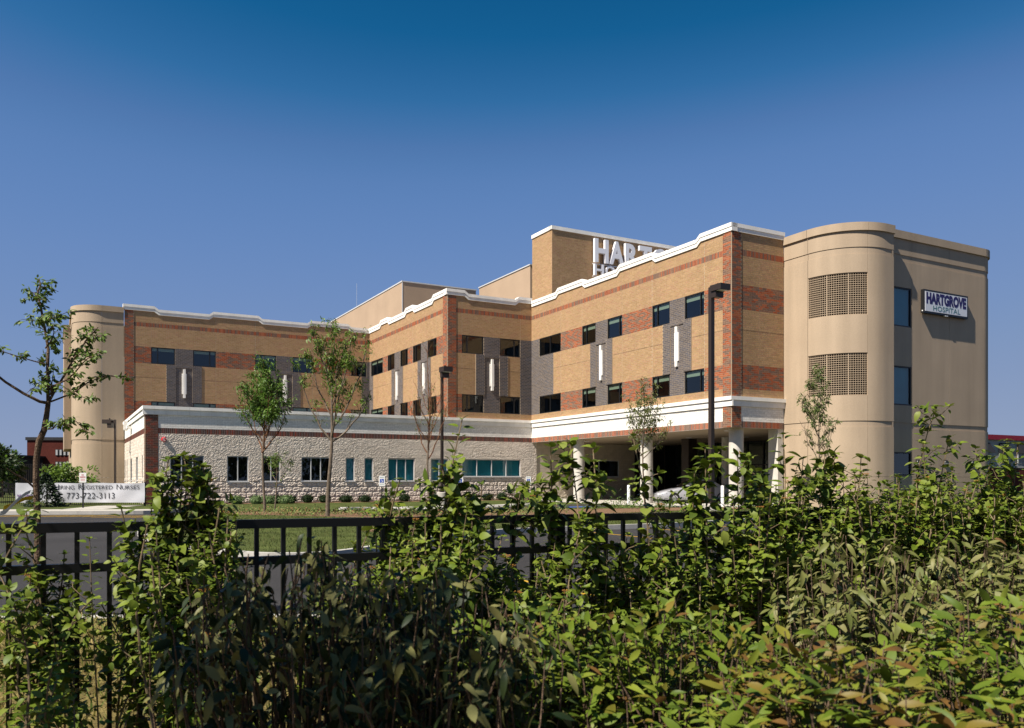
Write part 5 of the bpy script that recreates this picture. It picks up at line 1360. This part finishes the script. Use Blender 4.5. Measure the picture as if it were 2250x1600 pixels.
DARK = [(0.024, 0.044, 0.0128), (0.032, 0.056, 0.016), (0.0192, 0.036, 0.0112)]
mass_tree('spruce_tree', 'small dark conical spruce in front of the white banner', -24.4, 43.6, 1.75, .95, 0, 2200, [(.018, .034, .014), (.026, .045, .018)], .16, cone=True, trunk_r=.06)
mass_tree('broadleaf_tree', 'small bright green tree behind the crooked trunk, above the banner', -25.2, 47.5, 2.75, 1.5, .95, 1900, GREEN1, .20, zc=1.75, trunk_r=.06, seed=5)
mass_tree('broadleaf_tree', 'dark green tree at the far left edge, behind the low fence', -33.2, 52.5, 4.2, 1.9, 1.6, 2600, DARK + GREEN2[:1], .26, zc=2.4, trunk_r=.1, seed=6)
mass_tree('broadleaf_tree', 'dark leafy tree at the left edge beside the low dark building', -40.5, 66, 5.0, 2.2, 1.9, 2400, DARK, .34, zc=3.0, trunk_r=.12, seed=7)
mass_tree('broadleaf_tree', 'far tree whose top shows above the low dark building', -66, 125, 6.6, 5.0, 2.2, 1500, DARK, .6, zc=4.3, trunk_r=.2, seed=9)
mass_tree('young_evergreen', 'young evergreen shrub at the left end of the low fence', -30.6, 46.2, 1.6, .8, 0, 900, DARK, .18, cone=True, trunk_r=.05, seed=10)

# clipped shrubs along the stone wing
def box_mesh(seed, pal, n=520, rx=.42, rz=.36):
    g2 = np.random.default_rng(seed); v = g2.normal(size=(n, 3)); v[:, 2] = np.abs(v[:, 2]) * 1.0 - .25; v /= np.linalg.norm(v, axis=1)[:, None]
    P = v * g2.uniform(.72, 1.04, (n, 1)) * np.array([rx, rx, rz]) + np.array([0, 0, rz * .55]); P[:, 2] = np.maximum(P[:, 2], .02)
    mb = MB(); U = v + g2.normal(size=(n, 3)) * .5; Dr = g2.normal(size=(n, 3)); scatter(mb, TL[0], P, Dr, U, .085 * g2.uniform(.7, 1.3, n), np.array(pal)[g2.integers(0, len(pal), n)] * g2.uniform(.7, 1.3, (n, 1)))
    an = np.arange(10) / 10 * 2 * PI
    prof = [(.0, .01), (rx * .62, .02), (rx * .72, rz * .5), (rx * .5, rz * 1.1), (0, rz * 1.3)]; mb.lathe(prof, 0, 0, 10, pal[0])
    return mb.mesh('boxwood_crown', M['box'])
BX1 = [box_mesh(k, [(.012, .026, .006), (.017, .034, .008), (.009, .019, .005)]) for k in range(3)]
GR1 = [box_mesh(k + 9, [(.10, .15, .055), (.13, .18, .07), (.08, .125, .045)], 420, .48, .34) for k in range(2)]
BOXES = [(609, 'under the second window, behind the thin low tree'), (638, 'left of the tallest young tree, under the two-pane window edge'), (676, 'below the left pane of the three-pane window'), (713, 'right behind the trunk of the tallest young tree'),
         (760, 'under the first narrow teal window'), (802, 'under the second narrow teal window'), (848, 'behind the post of the left wheelchair sign'), (889, 'below the three-pane teal window'), (955, 'left of the middle light pole footing'),
         (1000, 'right of the middle light pole footing'), (1034, 'under the left pane of the wide four-pane window'), (1071, 'under the middle of the wide four-pane window'), (1103, 'under the third pane of the wide window'), (1143, 'under the right end of the wide four-pane window'), (1172, 'nearest the entrance, at the end of the stone wing')]
for k, (u, lab) in enumerate(BOXES):
    r = (u - 1125) / FPX; bo = -.95 if u > 640 else -1.3
    o2 = ORG + bo * BX; a = (r * o2[1] - o2[0]) / (AX[0] - r * AX[1]); p = W(a, bo)
    o = link(BX1[k % 3], 'boxwood_shrub'); o.location = (p[0], p[1], 0); o.rotation_euler = (0, 0, k * 1.3); s_ = rng.uniform(.9, 1.12); o.scale = (s_, s_, rng.uniform(.85, 1.1))
    tag(o, 'clipped dark boxwood ' + lab, 'shrub', 'clipped boxwoods along the stone wing')
for k, (u, bo, lab) in enumerate(((628, -2.2, 'pale grey-green low shrub in front of the dark boxwoods, left of the tall tree'), (563, -1.6, 'pale green low shrub left of the dense crowned tree'), (520, -1.5, 'pale green low shrub behind the tall bushy hedge shrub'), (352, -1.2, 'low green shrub at the foot of the brick corner, by the fence end'), (590, -1.9, 'pale green low shrub right behind the dense crowned tree trunk'))):
    r = (u - 1125) / FPX; o2 = ORG + bo * BX; a = (r * o2[1] - o2[0]) / (AX[0] - r * AX[1]); p = W(a, bo)
    o = link(GR1[k % 2], 'low_shrub'); o.location = (p[0], p[1], 0); o.rotation_euler = (0, 0, k * 2.1); tag(o, lab, 'shrub', 'pale low shrubs by the stone wing')
def clumps(name, pts, n, h, size, cols, spread=.3):
    g2 = np.random.default_rng(len(pts) * 7 + n); mb = MB(); P = []
    for (x, y) in pts:
        for k in range(n): P.append((x + g2.normal() * spread, y + g2.normal() * spread, abs(g2.normal()) * h))
    P = np.array(P); N = len(P); Dr = g2.normal(size=(N, 3)) + np.array([0, 0, .6]); scatter(mb, TL[1], P, Dr, np.array([-.2, -.3, .8]) + g2.normal(size=(N, 3)) * .5, size * g2.uniform(.6, 1.3, N), np.array(cols)[g2.integers(0, len(cols), N)] * g2.uniform(.7, 1.3, (N, 1)))
    return mb.build(name, M['box'], kind='stuff')
g4 = np.random.default_rng(77)
bp = [tuple(np.array([x, 0]) + np.array([0, 1]) * (33.2 + .18 * abs(x + 3) + g4.uniform(-1.2, 4.2))) for x in np.linspace(-13, 2, 90)]
clumps('ground_cover', bp, 60, .10, .09, [(.085, .125, .03), (.12, .15, .04), (.20, .12, .05), (.14, .16, .05)], .32)
bq = [(5.0, 41.0), (5.6, 41.4), (3.9, 40.4), (7.6, 42.2), (8.2, 42.4), (6.0, 40.9), (2.2, 39.3), (1.2, 38.6), (10.2, 42.9), (11.6, 43.0), (12.4, 43.3), (9.2, 42.3), (.4, 38.0)]
for k, p in enumerate(bq): pass
clumps('bed_plants', bq, 130, .30, .11, [(.06, .105, .022), (.09, .14, .03), (.045, .08, .018)], .28)

# grass blades on the strip in front of the fence and on the lawns
def grass(name, pts, size, cols, seed, w=.09):
    g2 = np.random.default_rng(seed); N = len(pts); mb = MB(); V = np.array([(0, w, 0), (0, -w, 0), (.6, w * .7, .04), (.6, -w * .7, .04), (1, 0, -.06)]); tp = (V, [np.array([(2, 3, 4)]), np.array([(0, 1, 3, 2)])])
    d = g2.normal(size=(N, 3)) * .6; d[:, 2] = np.abs(d[:, 2]) + .55
    scatter(mb, tp, pts, d, g2.normal(size=(N, 3)), size * g2.uniform(.5, 1.4, N), np.array(cols)[g2.integers(0, len(cols), N)] * g2.uniform(.75, 1.25, (N, 1)))
    return mb.build(name, M['grass'], kind='stuff')
N = 42000; x = g4.uniform(-7, 9, N); y = 2.2 + 6.5 * g4.random(N) ** .8
grass('dry_grass', np.stack([x, y, np.zeros(N)], 1), .07, [(.30, .23, .075), (.24, .22, .06), (.13, .17, .035), (.36, .28, .11), (.10, .15, .03)], 5)
N = 60000; x = g4.uniform(-11, 12, N); y = g4.uniform(16, 46, N)
E_ = edge; inside = np.zeros(N, bool)
poly = np.concatenate([edge, np.array(back)]); j = len(poly) - 1
for i in range(len(poly)):
    c = ((poly[i, 1] > y) != (poly[j, 1] > y)) & (x < (poly[j, 0] - poly[i, 0]) * (y - poly[i, 1]) / (poly[j, 1] - poly[i, 1] + 1e-12) + poly[i, 0]); inside ^= c; j = i
bedp = np.concatenate([bed, bed2]); ib = np.zeros(N, bool); j = len(bedp) - 1
for i in range(len(bedp)):
    c = ((bedp[i, 1] > y) != (bedp[j, 1] > y)) & (x < (bedp[j, 0] - bedp[i, 0]) * (y - bedp[i, 1]) / (bedp[j, 1] - bedp[i, 1] + 1e-12) + bedp[i, 0]); ib ^= c; j = i
ok = inside & ~ib & (y < 39)
grass('lawn_grass', np.stack([x[ok], y[ok], np.zeros(ok.sum())], 1), .06, [(.060, .085, .018), (.075, .095, .020), (.05, .072, .014), (.11, .11, .032)], 6)

# unseen trees added left of the camera to throw shade on the near shrubs
mass_tree('added_shade_tree', 'unseen young tree added beside the camera to cast shade on the dark shrubs', -2.58, -.10, 4.6, .70, .62, 1700, GREEN2, .10, zc=3.85, trunk_r=.05, seed=15)
mass_tree('added_shade_tree', 'second unseen young tree added further left to shade the lower left of the hedge', -3.75, .45, 4.9, .62, .62, 1000, GREEN2, .10, zc=4.3, trunk_r=.05, seed=16)
# unseen tree row added behind the camera to darken window reflections and fill light
mb = MB(); g5 = np.random.default_rng(5); P = []
for k in range(34):
    c = np.array([-110 + k * 6.6 + g5.normal() * 1.5, -34 + g5.normal() * 4, 5.2 + g5.normal() * .8]); v = unit_rand(330)
    P.append(c + v * g5.uniform(.55, 1.0, (330, 1)) * np.array([4.2, 3.5, 4.4]))
P = np.concatenate(P); n_ = len(P)
scatter(mb, TL[0], P, g5.normal(size=(n_, 3)), g5.normal(size=(n_, 3)) + [0, 0, .5], g5.uniform(.7, 1.5, n_), np.array(DARK)[g5.integers(0, 3, n_)])
mb.build('added_tree_foliage', M['treeleaf'], kind='stuff')
